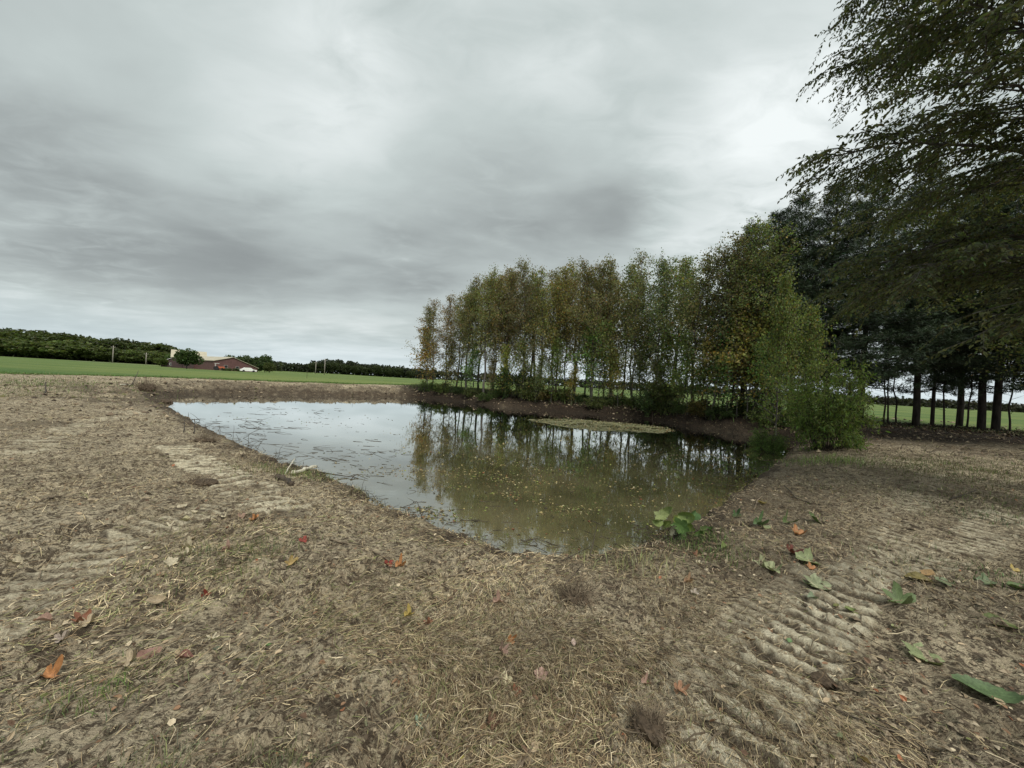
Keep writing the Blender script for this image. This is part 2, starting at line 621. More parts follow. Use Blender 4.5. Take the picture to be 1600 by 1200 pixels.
def mat_ground():
    m, t, out = new_mat('soil')
    g = t.n('ShaderNodeTexCoord')
    P = (g, 3)
    a = t.n('ShaderNodeAttribute'); a.attribute_name = 'col'
    sp = t.n('ShaderNodeSeparateColor'); t.l(a, 0, sp, 0)
    big = t.noise(P, 0.55, 4, 0.6)
    med = t.noise(P, 3.2, 6, 0.65, 0.5)
    fine = t.noise(P, 22, 6, 0.7, 0.8)
    vf = t.noise(P, 85, 4, 0.7)
    # matted straw: noise stretched in two directions
    def stretched(rot, sc):
        mpn = t.n('ShaderNodeMapping'); mpn.inputs['Rotation'].default_value = (0, 0, rot); mpn.inputs['Scale'].default_value = (1, 7, 1)
        t.l(g, 3, mpn, 0)
        return t.noise((mpn, 0), sc, 5, 0.65, 1.2)
    s1 = stretched(0.5, 14); s2 = stretched(2.1, 12)
    base = t.mix(t.ramp(med, 0.36, 0.62), rgb(0.25, 0.192, 0.125), rgb(0.62, 0.515, 0.345))
    base = t.mix(t.ramp(big, 0.35, 0.65, 0.0, 0.65), base, rgb(0.66, 0.56, 0.395))
    base = t.mix(t.ramp(fine, 0.48, 0.56, 0.0, 0.9), base, rgb(0.085, 0.062, 0.041))
    base = t.mix(t.ramp(s1, 0.52, 0.62, 0.0, 0.8), base, rgb(0.68, 0.59, 0.40))
    base = t.mix(t.ramp(s2, 0.55, 0.68, 0.0, 0.6), base, rgb(0.50, 0.41, 0.26))
    base = t.mix(t.ramp(vf, 0.54, 0.64, 0.0, 0.75), base, rgb(0.05, 0.036, 0.024))
    base = t.mix(t.ramp(t.noise(P, 7.5, 6, 0.7, 1.0), 0.52, 0.60, 0.0, 0.85), base, rgb(0.075, 0.054, 0.036))
    # compacted, pale soil in the machine tracks
    pale = t.mix(t.ramp(fine, 0.42, 0.62), rgb(0.86, 0.78, 0.57), rgb(0.55, 0.46, 0.31))
    base = t.mix(t.math('MULTIPLY', (sp, 0), t.ramp(med, 0.25, 0.5, 0.6, 1.0), True), base, pale)
    # damp soil at the water's edge, plus painted shade of lip and right foreground
    wet_dark = t.mix(t.ramp(fine, 0.35, 0.65), rgb(0.028, 0.022, 0.016), rgb(0.115, 0.086, 0.058))
    base = t.mix(t.math('MULTIPLY', (sp, 1), t.ramp(med, 0.2, 0.55, 0.4, 1.0), True), base, wet_dark)
    # dead leaves under the trees, darkened in colour for the trees' shade
    litter_shade_col = t.mix(t.ramp(fine, 0.4, 0.6), rgb(0.012, 0.010, 0.007), rgb(0.042, 0.028, 0.018))
    litter_shade_col = t.mix(t.ramp(vf, 0.58, 0.7), litter_shade_col, rgb(0.07, 0.05, 0.03))
    base = t.mix((sp, 2), base, litter_shade_col)
    b = t.n('ShaderNodeBsdfPrincipled')
    t.sock(base, b, 'Base Color')
    b.inputs['Roughness'].default_value = 0.9
    b.inputs['Specular IOR Level'].default_value = 0.2
    bp = t.n('ShaderNodeBump'); bp.inputs['Strength'].default_value = 1.0; bp.inputs['Distance'].default_value = 0.045
    hh = t.math('ADD', fine, t.math('ADD', t.math('MULTIPLY', s1, 0.6), t.math('MULTIPLY', vf, 0.5)))
    t.sock(hh, bp, 'Height'); t.l(bp, 0, b, 'Normal')
    t.l(b, 0, out, 0)
    return m


def mat_field():
    m, t, out = new_mat('field_grass')
    g = t.n('ShaderNodeTexCoord'); P = (g, 3)
    mpn = t.n('ShaderNodeMapping'); mpn.inputs['Scale'].default_value = (0.25, 1.3, 1); mpn.inputs['Rotation'].default_value = (0, 0, 0.35); t.l(g, 3, mpn, 0)
    big = t.noise((mpn, 0), 0.045, 5, 0.6)
    med = t.noise((mpn, 0), 0.5, 5, 0.65)
    fine = t.noise(P, 9, 5, 0.7)
    c = t.mix(t.ramp(big, 0.35, 0.65), rgb(0.065, 0.120, 0.032), rgb(0.170, 0.205, 0.060))
    c = t.mix(t.ramp(med, 0.45, 0.75, 0.0, 0.5), c, rgb(0.19, 0.20, 0.075))
    c = t.mix(t.ramp(fine, 0.45, 0.7, 0.0, 0.6), c, rgb(0.035, 0.085, 0.015))
    b = t.n('ShaderNodeBsdfPrincipled'); t.sock(c, b, 'Base Color')
    b.inputs['Roughness'].default_value = 0.9; b.inputs['Specular IOR Level'].default_value = 0.15
    bp = t.n('ShaderNodeBump'); bp.inputs['Strength'].default_value = 0.8; bp.inputs['Distance'].default_value = 0.08
    t.sock(fine, bp, 'Height'); t.l(bp, 0, b, 'Normal')
    t.l(b, 0, out, 0)
    return m


def mat_water():
    m, t, out = new_mat('pond_water')
    g = t.n('ShaderNodeTexCoord'); P = (g, 3)
    nz = t.noise(P, 0.35, 4, 0.6)
    n2_ = t.noise(P, 2.2, 5, 0.6, 0.6)
    murk = t.mix(t.ramp(nz, 0.35, 0.65), rgb(0.080, 0.076, 0.036), rgb(0.165, 0.145, 0.078))
    murk = t.mix(t.ramp(n2_, 0.5, 0.75, 0.0, 0.5), murk, rgb(0.045, 0.046, 0.02))
    df = t.n('ShaderNodeBsdfDiffuse'); t.sock(murk, df, 0)
    gl = t.n('ShaderNodeBsdfGlossy'); gl.inputs['Roughness'].default_value = 0.012
    gl.inputs[0].default_value = rgb(0.93, 0.95, 0.96)
    bp = t.n('ShaderNodeBump'); bp.inputs['Strength'].default_value = 0.06; bp.inputs['Distance'].default_value = 0.01
    mpn = t.n('ShaderNodeMapping'); mpn.inputs['Scale'].default_value = (1, 1.6, 1); t.l(g, 3, mpn, 0)
    t.sock(t.noise((mpn, 0), 3.5, 3, 0.5, 0.4), bp, 'Height')
    t.l(bp, 0, gl, 'Normal')
    fr = t.n('ShaderNodeFresnel'); fr.inputs[0].default_value = 1.55
    f = t.math('ADD', t.math('MULTIPLY', (fr, 0), 1.35), 0.26, True)
    mx = t.n('ShaderNodeMixShader'); t.sock(f, mx, 0)
    t.l(df, 0, mx, 1); t.l(gl, 0, mx, 2); t.l(mx, 0, out, 0)
    return m


M_ground = mat_ground(); M_field = mat_field(); M_water = mat_water()

# ------------------------------------------------------------------ ground, field, water
ang = np.concatenate([np.arange(-180, -76, 4.0), np.arange(-76, 76, 0.31), np.arange(76, 180, 4.0)])
ang = np.radians(ang)
rad = [0.9]
while rad[-1] < 62: rad.append(rad[-1] * (1.005 if 4.2 < rad[-1] < 10 else 1.0095))
while rad[-1] < 2600: rad.append(rad[-1] * 1.07)
rad = np.array(rad)
nA, nR = len(ang), len(rad)
AA, RR = np.meshgrid(ang, rad)
X = (RR * np.sin(AA)).ravel(); Y = (RR * np.cos(AA)).ravel()
Z, DD, TP, TM, C1, TD = height(X, Y, 2)

# line of the trees on the far bank (for the leaf litter and painted shade under them)
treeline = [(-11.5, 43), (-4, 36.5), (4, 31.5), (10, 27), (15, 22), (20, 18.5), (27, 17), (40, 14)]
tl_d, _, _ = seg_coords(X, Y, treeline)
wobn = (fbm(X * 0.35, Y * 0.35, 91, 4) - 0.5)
tl2, _, _ = seg_coords(X, Y, [(15, 16.5), (20, 15.5), (28, 14.5), (44, 11)])  # carries the painted shade forward of the pines
litter_shade = (1 - sstep(np.minimum(tl_d - 1.2, tl2) + wobn * 3.0, 2.2, 4.2)) * sstep(X + 0.0 * Y, -14, -9)
wet_dark = (1 - sstep(DD + C1 * 0.9 + wobn * 0.6, 0.05, 0.75)) + 0.75 * sstep(RR.ravel(), 17, 24) * (1 - sstep(DD + wobn * 2.5, 0.2, 2.2))  # damp rim, also darkened to stand for the lip's shade
wet_dark = wet_dark + 0.55 * sstep(wobn, 0.06, 0.18)
wet_dark = np.clip(wet_dark, 0, 1)
darkr = np.maximum(0.0, sstep(X, 1.0, 4.0) * (1 - sstep(DD, 0.6, 2.4)) * 0.6)
darkr = np.maximum(darkr, 0.45 * sstep(X, 1.6, 2.6) * (1 - sstep(RR.ravel(), 4, 7)) * sstep(fbm(X * 1.3, Y * 1.3, 96, 3), 0.38, 0.6))  # right foreground darkened in patches for the overhanging tree's shade
bankm = sstep(RR.ravel(), 17, 22) * (1 - sstep(DD, 2.0, 5.0)) * sstep(fbm(X * 1.1, Y * 1.1, 97, 4, 0.7), 0.40, 0.56)
wet_dark = np.maximum(wet_dark, 0.75 * bankm)
wet_dark = np.clip(np.maximum(wet_dark, darkr), 0, 1)

wet_dark = np.maximum(wet_dark, np.clip(0.8 * TD, 0, 0.85))
TP = np.clip(TP * 1.7, 0, 1)
# where the green field begins
field_edge = [(-160, 5), (-60, 17), (-34, 24.5), (-27.5, 30.5), (-21.5, 36.5), (-16, 42), (-11, 47.5), (-4, 41), (4, 36), (10, 31.5), (15, 26.5), (20, 21.5), (27, 19.3), (40, 17), (90, 10)]
fe = np.array(field_edge)
ye = np.interp(X, fe[:, 0], fe[:, 1])
fm = (Y - ye) + wobn * 2.2 + C1 * 0.6

i0 = (np.arange(nR - 1)[:, None] * nA + np.arange(nA)[None])
i1 = (np.arange(nR - 1)[:, None] * nA + (np.arange(nA)[None] + 1) % nA)
F = np.stack([i0, i1, i1 + nA, i0 + nA], -1).reshape(-1, 4)
F = F[:, ::-1]
fmask = fm[F].mean(1) > 0
colg = np.stack([TP, wet_dark, litter_shade], 1)


def sub(Fs):
    u, inv = np.unique(Fs.ravel(), return_inverse=True)
    return u, inv.reshape(Fs.shape)


V = np.stack([X, Y, Z], 1)
u, Fg = sub(F[~fmask])
Vg = V[u]; Cg = colg[u]
cidx = len(Vg)
link('ground', fastmesh('ground', Vg, Fg, M_ground, Cg, True), kind='structure')
th_ = np.linspace(0, 2 * math.pi, 41)
Vc = np.concatenate([[[0, 0, -0.02]], np.stack([1.0 * np.cos(th_[:-1]), 1.0 * np.sin(th_[:-1]), np.full(40, -0.05)], 1)])
ring = height(Vc[1:, 0] * 0.9, Vc[1:, 1] * 0.9)
Vc[1:, 2] = ring; Vc[1:, :2] *= 0.905
Fc = np.array([[0, 1 + k, 1 + (k + 1) % 40] for k in range(40)])
link('ground', fastmesh('ground_underfoot', Vc, Fc, M_ground, np.zeros((41, 3)), True), kind='structure')
u, Ff = sub(F[fmask])
link('field', fastmesh('field', V[u], Ff, M_field, None, True), kind='structure')

cen = poly.mean(0)
SDg = SD
wp = []
M_ = len(poly)
for i in range(M_):
    a = poly[(i - 2) % M_]; b = poly[(i + 2) % M_]
    tdir = (b - a) / np.linalg.norm(b - a)
    for sgn in (1, -1):
        q = poly[i] + sgn * np.array([tdir[1], -tdir[0]]) * 0.6
        if poly_sd(np.array([q[0]]), np.array([q[1]]))[0] > 0.35:
            wp.append(q); break
wp = np.array(wp)
wm = bpy.data.meshes.new('water')
wm.from_pydata([(float(a), float(b), WZ) for a, b in wp], [], [list(range(len(wp)))])
wm.materials.append(M_water)
if wm.polygons[0].normal.z < 0: wm.flip_normals()
link('water', wm, kind='structure')


# ------------------------------------------------------------------ trees
def crown_profile(t):
    return np.sin(np.clip(t, 0, 1) ** 0.75 * math.pi) ** 0.7


def make_row_tree(seed, H=11.0, Rc=1.5, start=0.32, nbr=60, leaves=7000, lsize=0.15, sparse=False, trunk_r=0.10):
    """slender young tree: returns trunk mesh and crown mesh"""
    global rng
    keep = rng; rng = np.random.default_rng(seed)
    tubes = []
    tp = wavy((0, 0, -0.3), (rng.normal() * 0.25, rng.normal() * 0.25, H * 0.97), 14, 0.03 if Rc < 3 else 0.012)
    tr = np.linspace(1, 0.10, 14) ** 0.9 * trunk_r
    tubes.append(tube(tp, tr, 7))
    segs = []
    for k in range(nbr):
        t = start + (1 - start) * ((k + rng.random()) / nbr) ** 0.9
        t = min(t, 0.985)
        base = np.array([np.interp(t * H, tp[:, 2], tp[:, a]) for a in (0, 1)] + [t * H])
        az = k * 2.4 + rng.normal() * 0.4
        tt = (t - start) / (1 - start)
        ln = Rc * (0.35 + 0.95 * rng.random() ** 1.3) * (0.22 + 1.0 * (1 - tt) ** 0.7 * min(1, 0.4 + 2.0 * tt))
        el = R(25 + 38 * tt + rng.normal() * 8)
        d = np.array([math.cos(az) * math.cos(el), math.sin(az) * math.cos(el), math.sin(el)])
        P = wavy(base, base + d * ln * 1.15, 5, 0.08, rng)
        tubes.append(tube(P, np.linspace(0.022, 0.006, 5) * (0.6 + ln / Rc * 0.5), 3))
        segs.append((P, ln))
        for q in range(3):
            f = 0.35 + 0.6 * rng.random()
            p = P[int(f * 4)]
            dd = unit(d + rng.normal(size=3) * 0.7)
            P2 = wavy(p, p + dd * ln * 0.42, 4, 0.1, rng)
            tubes.append(tube(P2, np.linspace(0.009, 0.003, 4), 3))
            segs.append((P2, ln * 0.45))
    lens = np.array([s[1] for s in segs]); pr = lens / lens.sum()
    zmid = np.array([s_[0][:, 2].mean() for s_ in segs]) / H
    pr = lens * (0.35 + 1.1 * sstep(zmid, 0.2, 0.6)) * (0.7 + 0.6 * rng.random(len(lens))); pr /= pr.sum()
    ids = rng.choice(len(segs), leaves, p=pr)
    f = rng.random(leaves) ** 0.7 * 3.999
    Ps = np.zeros((leaves, 3)); Dirs = np.zeros((leaves, 3))
    for sidx in range(len(segs)):
        m = ids == sidx
        if not m.any(): continue
        P = segs[sidx][0]; fi = np.minimum(f[m] / 4 * (len(P) - 1), len(P) - 1.001)
        k = fi.astype(int); fr = (fi - k)[:, None]
        Ps[m] = P[k] * (1 - fr) + P[k + 1] * fr
        Dirs[m] = P[k + 1] - P[k]
    # leaves sit in clumps around twig ends
    Ps += rng.normal(size=(leaves, 3)) * 0.17
    D = unit(Dirs) * 0.6 + rng.normal(size=(leaves, 3)) * 0.7; D[:, 2] -= 0.35
    base = np.array([0.190, 0.190, 0.080])
    C = colvar(leaves, base, 0.28, 0.12)
    cl = fbm(Ps[:, 0] * 1.2 + 9, Ps[:, 2] * 1.2 + Ps[:, 1], seed + 5, 3)[:, None]
    C *= 0.72 + 0.6 * cl
    warm = (rng.random(leaves) < 0.08)[:, None]
    C = np.where(warm, C * np.array([[1.55, 1.05, 0.85]]), C)
    L = lsize * (0.7 + 0.6 * rng.random(leaves))
    lv = leaf_quads(Ps, D, L, L * 0.75, C)
    Vt, Ft, _ = cat_mesh(tubes)
    a = fastmesh('trunk', Vt, Ft, M_bark, None, True)
    b = fastmesh('crown', lv[0], lv[1], M_leaf, lv[2])
    rng = keep
    return a, b


def place_tree(kind, name, loc, sc, rz, label, cat='tree', group=None, tint=(1, 1, 1), scz=None):
    r = empty(name, loc, rz, label, cat, group)
    r.scale = (sc, sc, scz or sc)
    a = link('trunk', kind[0], r)
    b = link('crown', kind[1], r)
    b.color = (tint[0], tint[1], tint[2], 1)
    return r


young_kind = make_row_tree(190, 6.0, 1.9, 0.08, 60, 5600, 0.115, False, 0.05)
row_kinds = [make_row_tree(100 + i, 11, 2.1 + 0.25 * (i % 3), [0.22, 0.30, 0.17, 0.34, 0.26, 0.20][i], 64, [6600, 5400, 7000, 4600, 5800, 5000][i], 0.115, False, [.08, .11, .07, .12, .09, .1][i]) for i in range(6)]
sparse_kinds = [make_row_tree(150 + i, 11, 2.3, 0.13, 60, 4200, 0.125, True, 0.08) for i in range(3)]
sap_kinds = [make_row_tree(170 + i, 5.0, 1.15, 0.10, 36, 2100, 0.12, True, 0.03) for i in range(3)]


def far_edge(px):
    cd = col_dir(px)
    Ys = np.linspace(60, 5, 900)
    s = sd(Ys * cd, Ys)
    k = np.argmax(s < 0)
    return Ys[k] if (s < 0).any() else None


tops = [(640, 520), (660, 485), (683, 462), (705, 470), (725, 440), (745, 433), (775, 430), (800, 415), (835, 425), (870, 422), (905, 411), (940, 420), (980, 404),
        (1015, 412), (1045, 408), (1075, 416), (1100, 398), (1130, 380), (1165, 362), (1200, 358), (1240, 350), (1290, 345), (1340, 345)]
tpx = np.array(tops)
ordw = ['first', 'second', 'third', 'fourth', 'fifth', 'sixth', 'seventh', 'eighth', 'ninth', 'tenth', 'eleventh', 'twelfth', 'thirteenth', 'fourteenth', 'fifteenth',
        'sixteenth', 'seventeenth', 'eighteenth', 'nineteenth', 'twentieth', 'twenty-first', 'twenty-second', 'twenty-third', 'twenty-fourth', 'twenty-fifth',
        'twenty-sixth', 'twenty-seventh', 'twenty-eighth', 'twenty-ninth', 'thirtieth', 'thirty-first', 'thirty-second', 'thirty-third', 'thirty-fourth',
        'thirty-fifth', 'thirty-sixth', 'thirty-seventh', 'thirty-eighth', 'thirty-ninth', 'fortieth', 'forty-first', 'forty-second', 'forty-third', 'forty-fourth',
        'forty-fifth', 'forty-sixth', 'forty-seventh', 'forty-eighth', 'forty-ninth', 'fiftieth']


def tint_at(px):
    """foliage colour along the row: russet at the pond's far corner, olive and gold in the middle, green to the right"""
    keys = [(640, (1.05, 0.92, 1.15)), (690, (1.12, 0.92, 1.05)), (740, (0.95, 0.95, 0.85)), (780, (1.15, 0.92, 1.0)), (830, (0.88, 0.95, 0.85)), (880, (1.15, 1.0, 0.85)), (930, (0.9, 0.95, 0.9)),
            (1000, (0.92, 1.0, 1.0)), (1060, (0.86, 0.98, 0.95)), (1140, (0.75, 0.86, 0.8)), (1250, (0.75, 0.92, 0.8)), (1400, (0.7, 0.9, 0.8))]
    xs = [k[0] for k in keys]
    return [float(np.interp(px, xs, [k[1][j] for k in keys])) * (1 + random.uniform(-.12, .12)) for j in range(3)]


row_px = [664, 676, 697, 714, 728, 742, 757, 772, 785, 797, 812, 826, 842, 857, 869, 884, 899, 912, 928, 944, 958, 973, 988, 1004, 1020, 1037, 1052, 1068, 1084,
          1098, 1113, 1128, 1143, 1158, 1174, 1190]
for i, px in enumerate(row_px):
    ye_ = far_edge(px) or 22
    off = [1.3, 3.6, 2.2, 4.8, 1.8, 3.0][i % 6]
    Yt = ye_ + off
    Xt = Yt * col_dir(px)
    zb = gz(Xt, Yt)
    ztop = top_z(px, float(np.interp(px, tpx[:, 0], tpx[:, 1])) + random.uniform(6, 34) * (0 if i % 2 == 0 else 1), Yt)
    h = ztop - zb
    kind = sparse_kinds[i % 3] if i in (0, 1, 2, 14, 19, 21, 22, 24, 26, 27, 29, 30, 32) else row_kinds[(i * 5 + i // 4) % 6]
    tone = 'russet' if px < 700 else 'olive and gold' if px < 900 else 'green'
    lab = '%s slender %s tree from the field end of the pond row' % (ordw[i], tone)
    if i == 0:
        lab = 'thin-leaved tree at the open field end of the pond row'
    rr = place_tree(kind, 'bank_tree', (Xt, Yt, zb), h / 11.0, rng.random() * 6.28, lab, 'tree', 'slender trees along the far pond bank', tint_at(px))
    rr.scale = (h / 11 * random.uniform(0.85, 1.15), h / 11 * random.uniform(0.85, 1.15), h / 11)
    rr.rotation_euler = (R(random.uniform(-1.5, 1.5)), R(random.uniform(-1, 2.5)), rr.rotation_euler[2])


# a second, deeper line that closes the gaps between the crowns
back_px = [722, 748, 768, 792, 812, 838, 866, 896, 924, 955, 990, 1045]
for i, px in enumerate(back_px):
    Yt = (far_edge(px) or 22) + 6.0 + 1.8 * (i % 3); Xt = Yt * col_dir(px); zb = gz(Xt, Yt)
    h = top_z(px, float(np.interp(px, tpx[:, 0], tpx[:, 1])) + random.uniform(4, 34), Yt) - zb
    rr = place_tree(row_kinds[(i * 5 + 2) % 6], 'bank_tree', (Xt, Yt, zb), h / 11, rng.random() * 6.28,
                    '%s tree from the field end in the line behind the pond row' % ordw[i], 'tree', 'trees in the line behind the pond row', [v * 0.92 for v in tint_at(px)])
    rr.scale = (h / 11 * 1.15, h / 11 * 1.15, h / 11)


# saplings and thin stems under the row
sap_px = [668, 705, 735, 766, 790, 818, 838, 863, 893, 921, 936, 951, 966, 995, 1012, 1030, 1045, 1061, 1076, 1091, 1105, 1121, 1136, 1151, 1167, 1183, 1198, 1214]
for i, px in enumerate(sap_px):
    ye_ = far_edge(px) or 20
    Yt = ye_ + random.uniform(0.7, 2.0); Xt = Yt * col_dir(px)
    s = random.uniform(0.6, 1.35)
    rr = place_tree(sap_kinds[i % 3], 'sapling', (Xt, Yt, gz(Xt, Yt)), s, rng.random() * 6.28,
                    '%s low leafy sapling from the field end, under the pond trees' % ordw[i], 'sapling', 'saplings under the bank trees',
                    [v * random.uniform(0.8, 1.2) for v in ((0.9, 1.1, 0.8) if i % 4 else (1.2, 1.15, 0.8))])


# shrubs on the bank
def make_shrub(seed, Rr=1.0, H=1.3, n=2600, ls=0.11, narrow=False, stems=16):
    global rng
    keep = rng; rng = np.random.default_rng(seed)
    tubes = []; Ps = []; Ds = []
    per = n // (stems * 5)
    for k in range(stems):
        az = rng.random() * 6.28; sp = Rr * rng.random() ** 0.5
        b = np.array([math.cos(az), math.sin(az), 0]) * sp * 0.3; b[2] = -0.1
        e_ = np.array([math.cos(az) * sp, math.sin(az) * sp, H * (0.5 + 0.6 * rng.random()) * (1 - 0.35 * (sp / Rr) ** 2)])
        P = wavy(b, e_, 7, 0.06, rng, -0.05)
        tubes.append(tube(P, np.linspace(0.016, 0.004, 7), 3))
        for q in range(5):
            f = 0.3 + 0.7 * rng.random(); p = P[int(f * 6)]
            d = unit(rng.normal(size=3) + np.array([math.cos(az), math.sin(az), 0.3]) * 0.8)
            P2 = wavy(p, p + d * 0.4 * Rr, 4, 0.08, rng, 0.05)
            tubes.append(tube(P2, np.linspace(0.006, 0.002, 4), 3))
            fi = rng.random(per) * 2.99; kk = fi.astype(int); fr = (fi - kk)[:, None]
            Ps.append(P2[kk] * (1 - fr) + P2[kk + 1] * fr + rng.normal(size=(per, 3)) * 0.07); Ds.append(np.repeat(d[None], per, 0))
    Ps = np.concatenate(Ps); Ds = np.concatenate(Ds); nn = len(Ps)
    C = colvar(nn, (0.085, 0.115, 0.038), 0.32, 0.1)
    L = ls * (0.6 + 0.8 * rng.random(nn))
    D = Ds + rng.normal(size=(nn, 3)) * 0.7; D[:, 2] -= 0.2
    lv = leaf_quads(Ps, D, L, L * (0.3 if narrow else 0.6), C)
    Vt, Ft, _ = cat_mesh(tubes)
    a = fastmesh('stems', Vt, Ft, M_twig_dark, None, True); b = fastmesh('foliage', lv[0], lv[1], M_leaf, lv[2])
    rng = keep
    return a, b


def place_shrub(kind, name, loc, sc, label, group, tint, cat='shrub'):
    r = empty(name, loc, rng.random() * 6.28, label, cat, group)
    r.scale = sc
    link('stems', kind[0], r)
    b = link('foliage', kind[1], r); b.color = (*tint, 1)
    return r


shrub_kinds = [make_shrub(300 + i, 1.0, 1.3) for i in range(4)]
willow_kind = make_shrub(310, 1.45, 3.3, 11500, 0.125, True, 60)
shr_px = [672, 694, 716, 741, 763, 784, 806, 829, 853, 880, 908, 935, 962, 990, 1018, 1046, 1074, 1100, 1128, 1156, 1183, 1208]
for i, px in enumerate(shr_px):
    ye_ = far_edge(px) or 20
    Yt = ye_ + random.uniform(0.7, 2.4); Xt = Yt * col_dir(px)
    big = px in (806, 829, 1018, 1046)
    s = random.uniform(0.7, 1.25) * (1.3 if big else 1)
    tint = [(0.75, 0.85, 0.7), (1.05, 1.05, 0.8), (0.6, 0.7, 0.6), (1.0, 0.9, 0.8)][i % 4]
    if px in (853, 1100): tint = (1.15, 0.72, 0.6)
    what = 'russet' if px in (853, 1100) else 'dark green'
    place_shrub(shrub_kinds[i % 4], 'shrub', (Xt, Yt, gz(Xt, Yt)), (s * 1.1, s, s * (1.2 if big else 0.8)),
                '%s clump of %s undergrowth from the field end of the pond bank' % (ordw[i], what), 'bushes under the bank trees', tint)

# ------------------------------------------------------------------ pines
def make_pine(seed, H=12.0, Rc=3.0, start=0.22, nwh=32, per=6, dens=1.0):
    global rng
    keep = rng; rng = np.random.default_rng(seed)
    tubes = []
    tp = wavy((0, 0, -0.3), (0, 0, H), 12, 0.006)
    tubes.append(tube(tp, np.linspace(1, 0.06, 12) * 0.145, 8))
    PP = []; DDn = []
    for k in range(nwh):
        t = start + (1 - start) * (k / nwh)
        z = t * H; tt = (t - start) / (1 - start)
        ln0 = Rc * (1 - tt) ** 0.92 * (0.85 + 0.35 * math.sin(min(1, tt * 5) * 1.57)) + 0.15
        for q in range(per):
            if rng.random() < 0.12: continue
            az = q * 6.283 / per + k * 0.7 + rng.normal() * 0.2
            ln = ln0 * (0.7 + 0.5 * rng.random())
            el = R(-8 + 42 * tt + rng.normal() * 6)
            d = np.array([math.cos(az) * math.cos(el), math.sin(az) * math.cos(el), math.sin(el)])
            b0 = np.array([0, 0, z + rng.normal() * 0.12])
            P = wavy(b0, b0 + d * ln, 7, 0.04, rng, 0.03)
            P[:, 2] += np.linspace(0, 1, 7) ** 2 * 0.12 * ln
            tubes.append(tube(P, np.linspace(0.035, 0.008, 7) * (0.5 + 0.5 * ln / Rc), 3))
            nt = int(17 * ln * dens) + 5
            f = rng.random(nt) ** 0.6 * 5.99; kk = f.astype(int); fr = (f - kk)[:, None]
            c = P[kk] * (1 - fr) + P[kk + 1] * fr
            side = np.array([-math.sin(az), math.cos(az), 0])
            lat = rng.normal(size=(nt, 1)) * 0.26 * (0.4 + 0.6 * ln / Rc)
            c = c + side[None] * lat; c[:, 2] += np.abs(rng.normal(size=nt)) * 0.06
            PP.append(c); DDn.append(unit(d[None] * 0.8 + side[None] * np.sign(lat) * 0.6 + rng.normal(size=(nt, 3)) * 0.25))
    PP = np.concatenate(PP); DDn = np.concatenate(DDn)
    nn = 8
    P = np.repeat(PP, nn, 0); D = np.repeat(DDn, nn, 0) * 0.9 + rng.normal(size=(len(PP) * nn, 3)) * 0.55
    D[:, 2] += 0.15
    P = P + rng.normal(size=P.shape) * 0.05
    C = colvar(len(P), (0.046, 0.068, 0.038), 0.3, 0.08)
    L = 0.15 + 0.09 * rng.random(len(P))
    lv = leaf_quads(P, D, L, 0.026, C, 0.0)
    Vt, Ft, _ = cat_mesh(tubes)
    a = fastmesh('trunk', Vt, Ft, M_bark_dark, None, True); b = fastmesh('needles', lv[0], lv[1], M_needle, lv[2])
    rng = keep
    return a, b


pine_kinds = [make_pine(400 + i, 12, 2.9, [0.19, 0.25, 0.17][i]) for i in range(3)]
pines = [  # px of the trunk, Y, top px, kind, words
    (1160, 23.5, 350, 0, 'dark pine at the pond end of the pine row behind slender trees'),
    (1202, 22.0, 330, 2, 'dark pine behind the light green bush tree, its tip above the slender row'),
    (1236, 21.0, 306, 1, 'dark pine with a narrow spiky tip rising left of the big overhanging tree'),
    (1290, 20.0, 284, 0, 'tall dark pine standing behind the rounded bush by the pond end'),
    (1345, 18.7, 262, 2, 'tall pine with a thick bare lower trunk, first right of the rounded bush'),
    (1432, 18.4, 255, 1, 'tall pine with a thick dark trunk, second right of the rounded bush'),
    (1458, 18.6, 330, 0, 'thin trunked pine close beside the second thick pine trunk'),
    (1535, 18.3, 250, 2, 'left one of the pair of close pine trunks near the photo edge'),
    (1557, 18.0, 250, 1, 'right one of the pair of close pine trunks near the photo edge'),
    (1500, 21.5, 300, 1, 'pine set back between the second thick pine and the close pair'),
    (1640, 17.6, 240, 0, 'outermost pine of the row, beyond the pair of close trunks'),
]
for i, (px, Yt, ty, k, lab) in enumerate(pines):
    Xt = Yt * col_dir(px); zb = gz(Xt, Yt)
    h = top_z(px, ty, Yt) - zb
    r = place_tree(pine_kinds[k], 'pine_tree', (Xt, Yt, zb), 1.0, rng.random() * 6.28, lab, 'pine tree', 'pine row behind the pond end')
    s = 1.08 if px != 1458 else 0.6
    r.scale = (s, s, h / 12.0)
# small dead-branched understorey stems between the pines
thin = [(1383, 18.5), (1390, 18.8), (1403, 19.2), (1478, 18.2), (1495, 18.9), (1512, 18.5), (1580, 17.9)]
bare_me = []
for sd_ in range(2):
    tb = [tube(wavy((0, 0, -0.2), (0.1, 0.1, 4.5), 8, 0.03), np.linspace(0.045, 0.01, 8), 5)]
    for k in range(20):
        z = 0.9 + 3.5 * k / 20; az = rng.random() * 6.28
        tb.append(tube(wavy((0, 0, z), (math.cos(az) * 0.9, math.sin(az) * 0.9, z + 0.2), 4, 0.08), np.linspace(0.012, 0.003, 4), 3))
    Vt, Ft, _ = cat_mesh(tb); bare_me.append(fastmesh('stem', Vt, Ft, M_bark_dark, None, True))
thin_lab = ['thin dark double sapling, its left stem, between the first two thick pines', 'thin dark double sapling, its right stem, between the first two thick pines',
            'bare twiggy young stem just left of the second thick pine', 'bare thin stem just right of the thin trunked pine', 'bare thin stem midway between thin pine and close pair',
            'bare thin stem just left of the close pair of pine trunks', 'bare thin stem right of the close pair of pine trunks']
